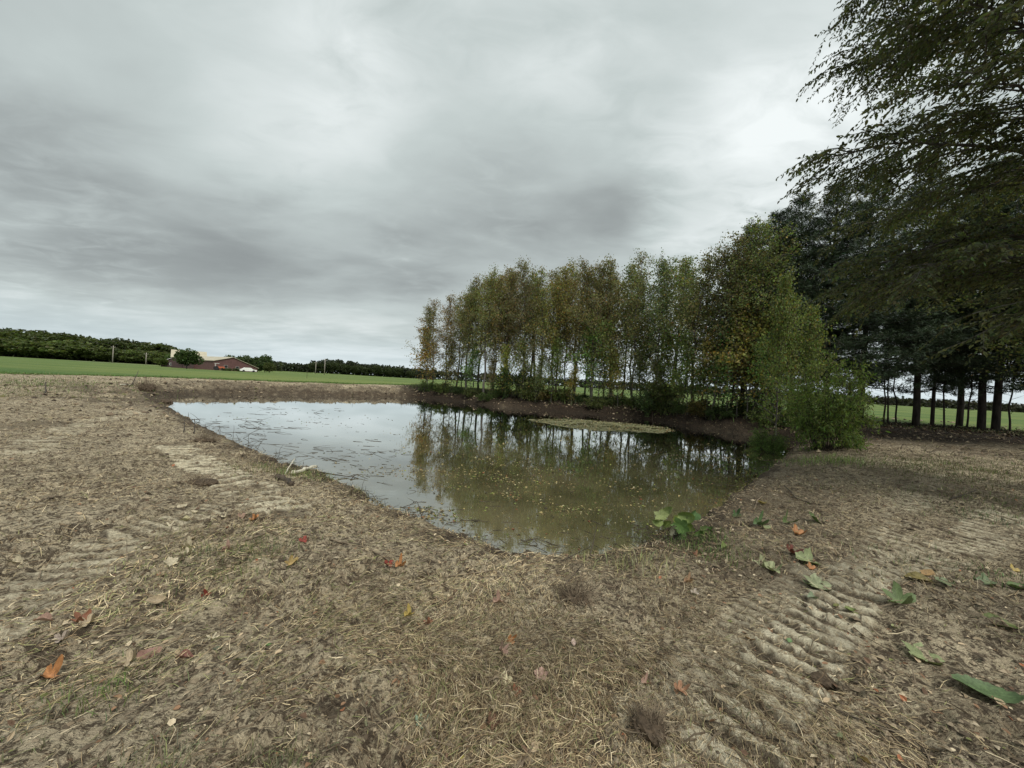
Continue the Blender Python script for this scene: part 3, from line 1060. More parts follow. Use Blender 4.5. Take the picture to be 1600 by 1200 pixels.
for (px, Yt), lab in zip(thin, thin_lab):
    Xt = Yt * col_dir(px)
    o = link('bare_sapling', bare_me[px % 2], None, lab, 'sapling', 'bare young stems between the pines')
    o.location = (Xt, Yt, gz(Xt, Yt)); o.rotation_euler = (0, 0, px)


# ------------------------------------------------------------------ bush and light green young trees at the pond end
g = ground_pt(1290, 702)
place_shrub(willow_kind, 'willow_bush', (g[0], g[1], gz(g[0], g[1]) - 0.05), (0.76, 0.80, 1.08), 'large rounded light green bush with many upright stems at the pond end', None, (1.45, 1.5, 1.05), 'bush')
g2 = (g[0] - 1.2, g[1] + 1.0)
place_shrub(willow_kind, 'willow_bush', (g2[0], g2[1], max(gz(*g2), WZ) - 0.1), (0.34, 0.4, 0.34), 'lower green bush leaning over the water beside the rounded bush', None, (1.1, 1.3, 0.9), 'bush')
for px, Yt, ty, lab in ((1215, 17.0, 450, 'tall light green young tree behind the rounded bush, nearer the water'), (1262, 15.0, 490, 'tall light green young tree directly behind the rounded bush')):
    Xt = Yt * col_dir(px); zb = max(gz(Xt, Yt), WZ)
    h = top_z(px, ty, Yt) - zb
    rr = place_tree(young_kind, 'young_tree', (Xt, Yt, zb), h / 6, px * 1.0, lab, 'tree', None, (0.80, 1.0, 0.65))
    rr.scale = (0.62, 0.62, h / 6)
g = ground_pt(1330, 700)
place_shrub(shrub_kinds[1], 'weed_plant', (g[0], g[1], g[2] - 0.05), (0.32, 0.32, 0.42), 'small pale green leafy weed at the foot of the rounded bush', None, (2.0, 2.2, 1.9), 'plant')

# ------------------------------------------------------------------ big overhanging tree at the right
def make_elm():
    global rng
    keep = rng; rng = np.random.default_rng(55)
    B0 = np.array([10.6, 6.2, 0.0])
    B0[2] = gz(B0[0], B0[1]) - 0.2
    tubes = []
    tp = wavy(B0, B0 + np.array([-0.8, 0.2, 13.5]), 14, 0.02)
    tubes.append(tube(tp, np.linspace(0.30, 0.04, 14), 10))
    Lp, Ld, Lu = [], [], []
    nlimb = 46
    for k in range(nlimb):
        t = 0.20 + 0.78 * k / nlimb
        b = tp[min(13, int(t * 13))] + (t * 13 - int(t * 13)) * (tp[min(13, int(t * 13) + 1)] - tp[min(13, int(t * 13))])
        az = R(180 + 100 * (((k * 0.618) % 1) * 2 - 1)) if k % 5 else R(rng.uniform(-85, 85))
        el = R(rng.uniform(2, 20) + 36 * t)
        ln = (5.25 - 1.2 * t) * rng.uniform(0.86, 1.08) * (0.70 if t < 0.33 else 1.0)
        d = np.array([math.cos(az) * math.cos(el), math.sin(az) * math.cos(el), math.sin(el)])
        P = wavy(b, b + d * ln, 12, 0.05, rng, -0.05)
        P[:, 2] -= np.linspace(0, 1, 12) ** 3 * 0.6
        tubes.append(tube(P, np.linspace(0.055, 0.008, 12) * (1.2 - 0.5 * t), 5))
        dens = 1.0 if k % 5 else 0.25
        nb = int(25 * dens)
        for q in range(nb):
            f = 0.18 + 0.82 * (q + rng.random()) / nb
            i = min(10, int(f * 11)); p = P[i] + (P[i + 1] - P[i]) * (f * 11 - i)
            ax = unit(P[i + 1] - P[i])
            sd_ = unit(np.cross(ax, [0, 0, 1.0])) * (1 if q % 2 else -1)
            dd = unit(ax * 0.75 + sd_ * rng.uniform(0.4, 1.0) + np.array([0, 0, rng.uniform(-0.25, 0.35)]))
            l2 = rng.uniform(0.9, 2.1) * (1.15 - 0.45 * f)
            P2 = wavy(p, p + dd * l2, 7, 0.06, rng, -0.03); P2[:, 2] -= np.linspace(0, 1, 7) ** 2 * 0.22 * l2
            tubes.append(tube(P2, np.linspace(0.016, 0.004, 7), 3))
            for s in range(12):
                f2 = 0.12 + 0.88 * (s + rng.random()) / 12
                i2 = min(5, int(f2 * 6)); p2 = P2[i2] + (P2[i2 + 1] - P2[i2]) * (f2 * 6 - i2)
                a2 = unit(P2[i2 + 1] - P2[i2])
                s2 = unit(np.cross(a2, [0, 0, 1.0])) * (1 if s % 2 else -1)
                d3 = unit(a2 * 0.9 + s2 * rng.uniform(0.2, 1.0) + np.array([0, 0, rng.uniform(-0.5, 0.15)]))
                l3 = rng.uniform(0.28, 0.62)
                P3 = np.stack([p2, p2 + d3 * l3 * 0.5, p2 + d3 * l3 + np.array([0, 0, -0.10 * l3])])
                tubes.append(tube(P3, np.array([0.004, 0.003, 0.0015]), 3))
                nl = int(l3 / 0.040)
                ff = (np.arange(nl) + 0.5) / nl
                pp = p2[None] + d3[None] * (ff * l3)[:, None]; pp[:, 2] -= 0.10 * l3 * ff ** 2
                sgn = np.where(np.arange(nl) % 2, 1.0, -1.0)[:, None]
                sv_ = unit(np.cross(d3, [0, 0, 1.0]))
                ld = d3[None] * 0.75 + sv_[None] * sgn * 0.8 + rng.normal(size=(nl, 3)) * 0.42
                ld[:, 2] -= 0.45
                Lp.append(pp); Ld.append(ld)
    Lp = np.concatenate(Lp); Ld = np.concatenate(Ld); n = len(Lp)
    C = colvar(n, (0.092, 0.105, 0.042), 0.32, 0.10)
    L = 0.082 * (0.7 + 0.6 * rng.random(n))
    lv = leaf_folded(Lp, Ld, L, L * 0.5, C)
    Vt, Ft, _ = cat_mesh(tubes)
    a = fastmesh('trunk', Vt, Ft, M_bark, None, True); b = fastmesh('crown', lv[0], lv[1], M_leaf, lv[2])
    rng = keep
    return a, b, n


ea, eb, n_elm = make_elm()
print('elm leaves', n_elm)
er = empty('elm_tree', (10.6, 6.2, gz(10.6, 6.2)), 0, 'large leafy tree whose drooping branches overhang the top right of the scene', 'tree')
link('trunk', ea, er).matrix_parent_inverse = Matrix.Translation((-10.6, -6.2, -gz(10.6, 6.2)))
link('crown', eb, er).matrix_parent_inverse = Matrix.Translation((-10.6, -6.2, -gz(10.6, 6.2)))

# leafy trees behind it, in front of the pines
big_kinds = [make_row_tree(500 + i, 9.5, 3.3, 0.26, 80, 14000, 0.11, False, 0.11) for i in range(2)]
for bk in big_kinds:
    bk[0].materials[0] = M_bark_dark
for (px, Yt, sc, tint, lab) in ((1660, 14.5, 0.95, (0.45, 0.55, 0.45), 'dark leafy tree beyond the right photo edge, under the overhanging tree'),
                                (1700, 11.5, 0.9, (0.55, 0.66, 0.52), 'dark leafy tree farther right of the photo edge, nearer than the pines')):
    Xt = Yt * col_dir(px)
    rr = place_tree(big_kinds[px % 2], 'leafy_tree', (Xt, Yt, gz(Xt, Yt)), sc, px, lab, 'tree', None, tint)
    rr.scale = (sc, sc, sc * (0.8 if px == 1700 else 1.0))
    

# ------------------------------------------------------------------ far woods
def make_round_tree(seed, H=1.0, n=1500):
    global rng
    keep = rng; rng = np.random.default_rng(seed)
    cl = []
    for k in range(34):
        v = unit(rng.normal(size=3)); v[2] = v[2] * 0.85
        c = np.array([0, 0, 0.52]) + v * np.array([0.36, 0.36, 0.40]) * rng.random() ** 0.35
        cl.append((c, 0.07 + 0.08 * rng.random()))
    ids = rng.integers(0, len(cl), n)
    cc = np.array([c[0] for c in cl])[ids]; rr_ = np.array([c[1] for c in cl])[ids][:, None]
    nv = unit(rng.normal(size=(n, 3)))
    P = cc + nv * rr_
    C = colvar(n, (0.075, 0.100, 0.038), 0.25, 0.08)
    lv = leaf_quads(P, nv * 0.4 + rng.normal(size=(n, 3)) * 0.8, 0.075, 0.065, C)
    tb = [tube(wavy((0, 0, -0.05), (0, 0, 0.6), 6, 0.02), np.linspace(0.022, 0.01, 6), 5)]
    for k in range(7):
        v = cl[k][0]; tb.append(tube(wavy((0, 0, 0.22 + 0.04 * k), v, 4, 0.05), np.linspace(0.010, 0.003, 4), 3))
    Vt, Ft, _ = cat_mesh(tb)
    a = fastmesh('trunk', Vt, Ft, M_bark, None, True); b = fastmesh('crown', lv[0], lv[1], M_leaf, lv[2])
    rng = keep
    return a, b


rk = [make_round_tree(600 + i, n=2600) for i in range(4)]


def far_tree(px, Yt, hpx, tint, lab, group, name='far_tree', wide=1.0, kidx=None):
    """tree at distance Yt whose top stands hpx photograph pixels above the horizon"""
    Xt = Yt * col_dir(px); zb = gz(Xt, Yt)
    h = CAMH + hpx / FPX * Yt - zb
    k = rk[kidx if kidx is not None else int(px) % 4]
    r = place_tree(k, name, (Xt, Yt, zb), h, rng.random() * 6.28, lab, 'tree', group, tint)
    r.scale = (h * wide, h * wide, h * 1.03)
    return r


# front of the wood on the left: single crowns
for row in range(2):
    x = -70.0 + row * 5
    cnt = 0
    while x < 262:
        top = np.interp(x, [-60, 0, 40, 120, 200, 262, 285], [42, 40, 40, 37, 33, 28, 16])
        hh = top * random.uniform(0.50, 0.78) if row == 0 else top * random.uniform(0.88, 1.06)
        gr_ = random.uniform(0.75, 1.5) if row == 0 else random.uniform(0.5, 0.95)
        if x > 140: gr_ *= 0.75
        if x >= 0:
            lab = ('%s round crowned tree along the front of the far left wood' if row == 0 else '%s taller dark tree in the back row of the far left wood') % ordw[cnt]
            cnt += 1
        else:
            lab = 'wood tree of the far left wood, beyond the left photo edge'
        far_tree(x + random.uniform(-3, 3), 250 if row == 0 else 268, hh, (1.4 * gr_, 1.35 * gr_, 1.15 * gr_), lab,
                 'trees of the far left wood', 'wood_tree', random.uniform(1.3, 2.1) * (1 if row else 1.2))
        x += random.uniform(11, 21)


def wood_mass(name, px0, px1, Yd, topf, label_kind, n, depth, dens_size, tint, seed):
    """the mass of a far wood: crown shells and leaves over a solid dark interior of trunks"""
    global rng
    keep = rng; rng = np.random.default_rng(seed)
    pxs = rng.uniform(px0, px1, n); dep = rng.random(n)
    Yt = Yd + dep * depth
    cd = np.array([col_dir(p) for p in pxs]); Xt = Yt * cd
    th = np.interp(pxs, [t[0] for t in topf], [t[1] for t in topf])
    cellt = fbm(pxs / (9 if Yd < 400 else 6), dep * 3, seed, 3)
    zt = CAMH + th * (0.62 + 0.62 * cellt) / FPX * Yt
    zz = -0.4 + (zt + 0.4) * rng.random(n) ** 0.7
    P = np.stack([Xt, Yt, zz], 1)
    C = colvar(n, tint, 0.28, 0.08) * (0.55 + 0.9 * fbm(pxs / 7, zz / 3, seed + 3, 3))[:, None]
    lv = leaf_quads(P, rng.normal(size=(n, 3)), dens_size, dens_size * 0.85, C)
    rng = keep
    return link(name, fastmesh(name, lv[0], lv[1], M_leaf, lv[2]), kind='stuff')


wood_mass('woods', -80, 275, 275, [(-80, 38), (0, 36), (120, 34), (200, 30), (262, 25), (275, 12)], '', 26000, 25, 1.9, (0.07, 0.085, 0.045), 71)
wood_mass('woods', 425, 680, 430, [(425, 11), (480, 10), (488, 17), (520, 19), (600, 16), (650, 13), (680, 12)], '', 9000, 30, 2.6, (0.032, 0.042, 0.02), 72)
wood_mass('woods', 660, 1200, 520, [(660, 12), (900, 11), (1200, 10)], '', 9000, 30, 3.0, (0.03, 0.038, 0.02), 73)
wood_mass('woods', 1180, 1900, 420, [(1180, 9), (1500, 10), (1900, 12)], '', 11000, 30, 3.0, (0.04, 0.042, 0.025), 74)
wood_mass('woods', 262, 440, 330, [(262, 14), (300, 9), (440, 9)], '', 7000, 30, 1.9, (0.04, 0.05, 0.022), 75)
for i, (px, hp) in enumerate([(492, 17), (505, 13), (520, 19), (528, 18), (541, 14), (556, 16), (572, 14), (590, 15), (607, 14), (622, 13), (640, 12)]):
    far_tree(px, 425, hp, (0.6, 0.62, 0.55), '%s tree from the poles in the distant treeline before the pond row' % ordw[i], 'trees of the distant treeline', 'wood_tree', 1.2)
yard = [(272, 155, 18, (0.9, 1.1, 0.8), 'bright green tree left of the tan roofed barn', 1.1), (252, 150, 10, (1.2, 1.25, 0.8), 'low yellowish bush tree at the left of the farmyard', 1.3),
        (328, 165, 14, (0.85, 1.0, 0.8), 'green tree just behind the gap between the two barns', 1.3), (343, 170, 15, (0.85, 1.0, 0.8), 'broad green tree behind the low shed roof', 1.4),
        (364, 168, 22, (0.8, 0.95, 0.85), 'open crowned tree above the low shed ridge', 1.15), (388, 150, 23, (0.8, 0.9, 0.85), 'tallest grey-green tree right of the low shed', 1.2),
        (414, 150, 22, (0.8, 0.95, 0.85), 'narrow grey-green tree at the right end of the farmyard', 0.95), (421, 132, 10, (1.1, 1.0, 0.8), 'small brownish green tree at the shed corner', 1.25),
        (403, 150, 15, (0.85, 0.95, 0.85), 'medium grey-green tree between the two tall yard trees', 1.1)]
for px, Yt, hp, tint, lab, wd in yard:
    far_tree(px, Yt, hp, tint, lab, None, 'yard_tree', wd)
far_tree(292, 112, 24.5, (0.8, 0.95, 0.75), 'round dense green tree standing in front of the tan roofed barn', None, 'yard_tree', 1.25, 2)

# ------------------------------------------------------------------ farm buildings
M_maroon = mat_noise('maroon_siding', (0.050, 0.032, 0.032), (0.075, 0.046, 0.045), 1.5, 0.6, 0.2)
M_maroon2 = mat_noise('red_siding', (0.10, 0.050, 0.048), (0.14, 0.070, 0.066), 1.5, 0.6, 0.2)
M_tanroof = mat_noise('tan_roof', (0.38, 0.34, 0.25), (0.48, 0.44, 0.33), 0.6, 0.5, 0.1)
M_dark = mat_plain('dark_opening', (0.02, 0.02, 0.022))
M_white = mat_plain('white_paint', (0.75, 0.75, 0.73))
M_trim = mat_plain('grey_trim', (0.30, 0.27, 0.25))


def box(x0, x1, y0, y1, z0, z1):
    V = np.array([(x0, y0, z0), (x1, y0, z0), (x1, y1, z0), (x0, y1, z0), (x0, y0, z1), (x1, y0, z1), (x1, y1, z1), (x0, y1, z1)], float)
    F = np.array([(0, 3, 2, 1), (4, 5, 6, 7), (0, 1, 5, 4), (1, 2, 6, 5), (2, 3, 7, 6), (3, 0, 4, 7)])
    return V, F


def gable(root, Wd, Dp, eL, apx, eR, ax, mw, mr, over=0.35, zoff=-0.3, y0=0.0):
    """gable end at local y=y0 facing -y, width along x; roof as two slabs"""
    n = [(0, y0, zoff), (Wd, y0, zoff), (Wd, y0, eR), (ax, y0, apx), (0, y0, eL)]
    V = np.array(n + [(a, y0 + Dp, c) for a, b, c in n], float)
    me = bpy.data.meshes.new('wall')
    me.from_pydata(V.tolist(), [], [(0, 1, 2, 3, 4), (9, 8, 7, 6, 5), (0, 4, 9, 5), (1, 6, 7, 2), (0, 5, 6, 1)])
    me.materials.append(mw)
    link('wall', me, root)
    T = 0.12
    parts = []
    for (xa, za, xb, zb) in ((0, eL, ax, apx), (ax, apx, Wd, eR)):
        dx, dz = xb - xa, zb - za; L = math.hypot(dx, dz)
        if xa == 0: xa -= over * dx / L; za -= over * dz / L
        if xb == Wd: xb += over * dx / L; zb += over * dz / L
        nx, nz = -dz / L * T, dx / L * T
        y1 = y0 - over; y2 = y0 + Dp + over
        e_ = 0.004
        V2 = np.array([(xa, y1, za + e_), (xb, y1, zb + e_), (xb, y2, zb + e_), (xa, y2, za + e_), (xa + nx, y1, za + nz), (xb + nx, y1, zb + nz), (xb + nx, y2, zb + nz), (xa + nx, y2, za + nz)])
        parts.append((V2, box(0, 1, 0, 1, 0, 1)[1]))
    Vr, Fr, _ = cat_mesh(parts)
    link('roof', fastmesh('roof', Vr, Fr, mr), root)


def panel(name, root, x0, x1, z0, z1, mat, y=-0.05, t=0.08, frame=None):
    V_, F_ = box(x0, x1, y - t, y, z0, z1)
    o = link(name, fastmesh(name, V_, F_, mat), root)
    if frame:
        fr = []
        for b in ((x0 - .1, x0, z0 - .1, z1 + .1), (x1, x1 + .1, z0 - .1, z1 + .1), (x0, x1, z1, z1 + .1), (x0, x1, z0 - .1, z0)):
            fr.append(box(b[0], b[1], y - t - 0.04, y, b[2], b[3]))
        Vf, Ff, _ = cat_mesh(fr)
        link('frame', fastmesh('frame', Vf, Ff, frame), o)
    return o


# low shed with asymmetric gable
Yb = 125.0
xb = Yb * col_dir(334)
sh = empty('low_shed', (xb, Yb, gz(xb, Yb)), R(62), 'low red-brown shed with long sloping gable and tan metal roof', 'shed')
gable(sh, 13.7, 22, 3.2, 4.75, 1.5, 5.6, M_maroon2, M_tanroof)
panel('window', sh, 3.0, 4.0, 1.0, 1.8, M_dark, frame=M_trim)
panel('window', sh, 6.6, 7.5, 0.9, 1.6, M_dark, frame=M_trim)
panel('window', sh, 9.2, 9.9, 0.7, 1.2, M_dark, frame=M_trim)
# tan roofed barn: a long back roof with a lower gabled front
Yb = 134.0
xb = Yb * col_dir(268)
bn = empty('barn', (xb, Yb, gz(xb, Yb)), R(42), 'dark maroon barn with a tan metal roof behind a round tree', 'barn')
main = link('main_block', None, bn)
# main block, ridge along x: build as gable turned by 90 degrees
main.rotation_euler = (0, 0, R(90)); main.location = (9.5, 0, 0)
gable(main, 9.0, 9.5, 3.9, 6.6, 3.9, 4.5, M_maroon, M_tanroof)
wing = link('front_wing', None, bn); wing.location = (3.2, -8.5, 0)
gable(wing, 8.0, 8.2, 2.9, 4.9, 2.6, 3.4, M_maroon, M_maroon)
panel('door', wing, 4.0, 5.8, 0.0, 3.0, M_maroon, frame=M_trim)
panel('door', wing, 6.8, 7.6, 0.0, 2.2, M_white)
# small farm house with white roof
xb = 150 * col_dir(252)
hs = empty('farm_outbuilding', (xb, 150, gz(xb, 150)), R(40), 'small white roofed outbuilding at the left of the farmyard', 'outbuilding')
gable(hs, 7, 9, 2.1, 4.0, 2.1, 3.5, M_maroon, M_white)
panel('window', hs, 2.5, 3.3, 0.9, 1.6, M_dark, frame=M_white)
# low white boat-like cover / tank and farm machine beside the shed
def lathe(prof, sides=12, axis='z'):
    prof = np.array(prof, float); th = np.linspace(0, 2 * math.pi, sides, endpoint=False)
    V_ = np.stack([prof[:, 0][:, None] * np.cos(th), prof[:, 0][:, None] * np.sin(th), np.repeat(prof[:, 1][:, None], sides, 1)], -1).reshape(-1, 3)
    n = len(prof); i = np.arange(n - 1)[:, None] * sides; j = np.arange(sides)[None]; j2 = (j + 1) % sides
    F_ = np.stack([i + j, i + j2, i + sides + j2, i + sides + j], -1).reshape(-1, 4)
    if axis == 'x': V_ = V_[:, [2, 1, 0]]
    return V_, F_


Yt = 121; xb = Yt * col_dir(388)
car = empty('parked_car', (xb, Yt, gz(xb, Yt)), R(45), 'low white parked car in front of the shed', 'car')
me = bpy.data.meshes.new('body')
prof = [(-2.2, 0.3), (2.2, 0.3), (2.25, 0.75), (1.2, 0.9), (0.6, 1.4), (-1.0, 1.42), (-1.7, 0.95), (-2.25, 0.85)]
Vb = [(a, -0.85, b) for a, b in prof] + [(a, 0.85, b) for a, b in prof]
n8 = len(prof)
me.from_pydata(Vb, [], [tuple(range(n8)), tuple(range(2 * n8 - 1, n8 - 1, -1))] + [(i, i + n8, (i + 1) % n8 + n8, (i + 1) % n8) for i in range(n8)])
me.materials.append(M_white); link('body', me, car)
for xx in (-1.35, 1.35):
    for yy in (-0.86, 0.86):
        Vw, Fw = lathe([(0.01, -0.1), (0.33, -0.1), (0.33, 0.1), (0.01, 0.1)], 12)
        o = link('wheel', fastmesh('wheel', Vw, Fw, M_dark), car); o.rotation_euler = (R(90), 0, 0); o.location = (xx, yy, 0.33)
Yt = 120; xb = Yt * col_dir(342)
tr_ = empty('tractor', (xb, Yt, gz(xb, Yt)), R(30), 'small orange and dark tractor beside the shed wall', 'tractor')
M_orange = mat_plain('orange_paint', (0.45, 0.12, 0.06))
parts = [box(-0.3, 1.5, -0.35, 0.35, 0.7, 1.3), box(-0.9, -0.3, -0.5, 0.5, 0.9, 1.1)]
Vw, Fw, _ = cat_mesh(parts); link('body', fastmesh('body', Vw, Fw, M_orange), tr_)
Vw, Fw, _ = cat_mesh([box(-0.9, -0.8, -0.6, -0.5, 1.1, 2.2), box(-0.9, -0.8, 0.5, 0.6, 1.1, 2.2), box(-1.1, 0.1, -0.7, 0.7, 2.2, 2.3)])
link('canopy', fastmesh('canopy', Vw, Fw, M_white), tr_)
for xx, yy, rr_ in ((-0.6, 0.6, 0.7), (-0.6, -0.6, 0.7), (1.1, 0.5, 0.4), (1.1, -0.5, 0.4)):
    Vw, Fw = lathe([(0.01, -0.15), (rr_, -0.15), (rr_, 0.15), (0.01, 0.15)], 14)
    o = link('wheel', fastmesh('wheel', Vw, Fw, M_dark), tr_); o.rotation_euler = (R(90), 0, 0); o.location = (xx, yy, rr_)
for px, Yt, lab in ((352, 121, 'low dark bush by the shed wall, nearer the tractor'), (362, 122, 'low dark bush by the shed wall, midway to the car'), (373, 123, 'low dark bush by the shed wall, next to the car')):
    xb = Yt * col_dir(px)
    place_shrub(shrub_kinds[px % 4], 'shrub', (xb, Yt, gz(xb, Yt)), (1.3, 1.3, 0.8), lab, None, (0.7, 0.8, 0.7))

# utility poles
M_pole = mat_noise('pole_wood', (0.22, 0.20, 0.17), (0.34, 0.31, 0.27), 3, 0.9, 0.3)
for px, Yt, hp, lab in ((176, 205, 23, 'pale wooden utility pole before the far wood, leftmost'), (228, 215, 15, 'wooden utility pole between the leftmost pole and the barn'),
                        (493, 240, 16, 'utility pole of the pair in mid field, nearer the farm'), (507, 215, 21, 'tall pale utility pole of the pair in mid field, nearer the pond row')):
    xb = Yt * col_dir(px); zb = gz(xb, Yt); h = CAMH + hp / FPX * Yt - zb
    r = empty('utility_pole', (xb, Yt, zb), 0.7, lab, 'utility pole', 'wooden utility poles across the field')
    Vt, Ft = tube([(0, 0, -0.3), (0, 0, h)], [0.24, 0.17], 8); link('pole', fastmesh('pole', Vt, Ft, M_pole, None, True), r)
    Vt, Ft = box(-0.9, 0.9, -0.26, -0.18, h - 0.9, h - 0.75); link('crossarm', fastmesh('crossarm', Vt, Ft, M_pole), r)
    for q in (-0.8, 0.0, 0.8):
        Vt, Ft = lathe([(0.01, 0), (0.05, 0), (0.06, 0.1), (0.01, 0.16)], 6)
        o = link('insulator', fastmesh('insulator', Vt, Ft, M_white), r); o.location = (q, -0.22, h - 0.75)
xb = 62 * col_dir(480)
o = link('field_stake', fastmesh('field_stake', *tube([(0, 0, -0.2), (0, 0, 1.3)], [0.03, 0.025], 6), M_twig_dark), None, 'thin dark stake standing in the green field beyond the far bank', 'stake')
o.location = (xb, 62, gz(xb, 62))

# pale gravel lane behind the field at the left
lane = []
for px in np.linspace(110, 262, 24):
    for Yl in (196, 201):
        xl = Yl * col_dir(px); lane.append((xl, Yl, gz(xl, Yl) + 0.06))
Fl = np.array([(2 * k, 2 * k + 2, 2 * k + 3, 2 * k + 1) for k in range(23)])
link('lane', fastmesh('lane', np.array(lane), Fl, mat_noise('gravel', (0.30, 0.29, 0.26), (0.42, 0.40, 0.36), 0.5, 0.9, 0.1)), kind='structure')


# ------------------------------------------------------------------ ground cover (stuff)
def scatter_polar(n, r0, r1, a0=-62, a1=62, p=1.0):
    a = np.radians(rng.uniform(a0, a1, n)); r = r0 * (r1 / r0) ** (rng.random(n) ** p)
    return r * np.sin(a), r * np.cos(a), r


def strands(x, y, r, L, W, C, lift, curl, flow=0.5, two=True, tilt=0.12):
    n = len(x)
    z = height(x, y)
    fa = (fbm(x * 0.7, y * 0.7, 61, 2) - 0.5) * 9
    az = np.where(rng.random(n) < flow, fa + rng.normal(size=n) * 0.5, rng.uniform(0, 6.28, n))
    el = rng.normal(size=n) * tilt + tilt * 0.6
    d = np.stack([np.cos(az) * np.cos(el), np.sin(az) * np.cos(el), np.sin(el)], 1)
    P0 = np.stack([x, y, z + lift], 1)
    s = np.stack([-np.sin(az), np.cos(az), rng.normal(size=n) * 0.5], 1); s = unit(s)
    L = L[:, None]; W = W[:, None]
    cv = rng.normal(size=(n, 1)) * curl
    P1 = P0 + d * L * 0.5 + s * cv * L * 0.5; P1[:, 2] += np.abs(rng.normal(size=n)) * 0.05 * L[:, 0]
    P2 = P0 + d * L - s * cv * L * 0.2
    # keep ends from sinking deep into the soil
    z2 = height(P2[:, 0], P2[:, 1]); P2[:, 2] = np.maximum(P2[:, 2], z2 + 0.001)
    z1 = height(P1[:, 0], P1[:, 1]); P1[:, 2] = np.maximum(P1[:, 2], z1 + 0.002)
    if two:
        V_ = np.stack([P0 - s * W * .5, P0 + s * W * .5, P1 - s * W * .5, P1 + s * W * .5, P2 - s * W * .2, P2 + s * W * .2], 1).reshape(-1, 3)
        i = np.arange(n)[:, None] * 6
        F_ = np.concatenate([i + np.array([[0, 1, 3, 2]]), i + np.array([[2, 3, 5, 4]])])
        return V_, F_, np.repeat(C, 6, 0)
    V_ = np.stack([P0 - s * W * .5, P0 + s * W * .5, P2 + s * W * .3, P2 - s * W * .3], 1).reshape(-1, 3)
    return V_, np.arange(n * 4).reshape(n, 4), np.repeat(C, 4, 0)


pal_straw = np.array([(0.47, 0.41, 0.265), (0.36, 0.305, 0.19), (0.27, 0.215, 0.135), (0.56, 0.50, 0.36), (0.17, 0.125, 0.075), (0.20, 0.21, 0.10), (0.10, 0.072, 0.045)])


def straw_cols(x, y, greenish):
    n = len(x)
    g1 = fbm(x * 0.9, y * 0.9, 81, 3)
    wts = np.array([0.14, 0.17, 0.16, 0.07, 0.19, 0.06, 0.21])
    ids = rng.choice(7, n, p=wts)
    C = pal_straw[ids] * (0.75 + 0.5 * rng.random((n, 1)))
    gm = (rng.random(n) < greenish)[:, None]
    C = np.where(gm, np.array([[0.17, 0.19, 0.085]]) * (0.6 + 0.8 * rng.random((n, 1))), C)
    return C * np.array([[1.16, 1.08, 1.00]]) * (0.30 + 1.35 * g1)[:, None]


def grassiness(x, y):
    r = np.hypot(x, y)
    m = 0.35 + 0.65 * sstep(-r, -3.2, -1.6)
    m = m * (1 - 0.75 * sstep(x, 1.3, 2.6) * sstep(y, 0.5, 1.5))
    n_ = fbm(x * 1.1, y * 1.1, 51, 3)
    return np.clip(m * sstep(n_, 0.36, 0.64) * 1.1, 0.05, 1)


# near straw
x, y, r = scatter_polar(190000, 1.2, 4.6)
z, dd, tp, tm, c1 = height(x, y, True)
keep_ = (dd > 0.02) & (rng.random(len(x)) < grassiness(x, y) * (1 - 0.65 * tm))
x, y, r = x[keep_], y[keep_], r[keep_]
n = len(x)
gr_ = 0.16 * sstep(-x, -0.5, 1.5) + 0.05
C = straw_cols(x, y, gr_)
Vs, Fs, Cs = strands(x, y, r, 0.018 + 0.10 * rng.random(n) ** 2.4, rng.uniform(0.0010, 0.0026, n) * (0.8 + 0.22 * r), C, rng.random(n) * 0.016, 0.16, 0.55, True, 0.16)
link('dry_grass', fastmesh('dry_grass', Vs, Fs, M_straw, Cs), kind='stuff')
print('near straw', n)
# further straw and chopped debris
x, y, r = scatter_polar(130000, 4.2, 42, -62, 62, 0.9)
z, dd, tp, tm, c1 = height(x, y, True)
inf = (y - np.interp(x, fe[:, 0], fe[:, 1])) < 0.3
keep_ = (dd > 0.02) & inf & (rng.random(len(x)) < np.clip(0.25 + 1.0 * sstep(fbm(x * 0.8, y * 0.8, 52, 3), 0.3, 0.65), 0, 1) * (1 - 0.7 * tm))
x, y, r = x[keep_], y[keep_], r[keep_]; n = len(x)
C = straw_cols(x, y, 0.05) * 0.8
lf = 1 + (r - 4) * 0.055
Vs, Fs, Cs = strands(x, y, r, rng.uniform(0.02, 0.085, n) * lf, rng.uniform(0.002, 0.006, n) * lf, C, rng.random(n) * 0.03, 0.2, 0.25, False, 0.35)
link('dry_grass', fastmesh('dry_grass', Vs, Fs, M_straw, Cs), kind='stuff')
print('far straw', n)

# crumbs of soil and chips, many coloured dark for shadows between debris
def lumps(x, y, size, C, flat=0.6):
    n = len(x)
    o6 = np.array([(1, 0, 0), (0, 1, 0), (-1, 0, 0), (0, -1, 0), (0, 0, 1), (0, 0, -0.8)], float)
    V_ = o6[None] * (0.6 + 0.8 * rng.random((n, 6, 1)))
    a = rng.uniform(0, 6.28, n); ca, sa = np.cos(a)[:, None], np.sin(a)[:, None]
    sx = (0.7 + 0.9 * rng.random(n))[:, None]
    X_ = V_[..., 0] * sx; Y_ = V_[..., 1]
    V_ = np.stack([X_ * ca - Y_ * sa, X_ * sa + Y_ * ca, V_[..., 2] * flat], -1) * size[:, None, None]
    V_ = V_ + np.stack([x, y, height(x, y) + size * 0.15], 1)[:, None]
    tri = np.array([(0, 1, 4), (1, 2, 4), (2, 3, 4), (3, 0, 4), (1, 0, 5), (2, 1, 5), (3, 2, 5), (0, 3, 5)])
    F_ = (np.arange(n)[:, None, None] * 6 + tri[None]).reshape(-1, 3)
    return V_.reshape(-1, 3), F_, np.repeat(C, 6, 0)


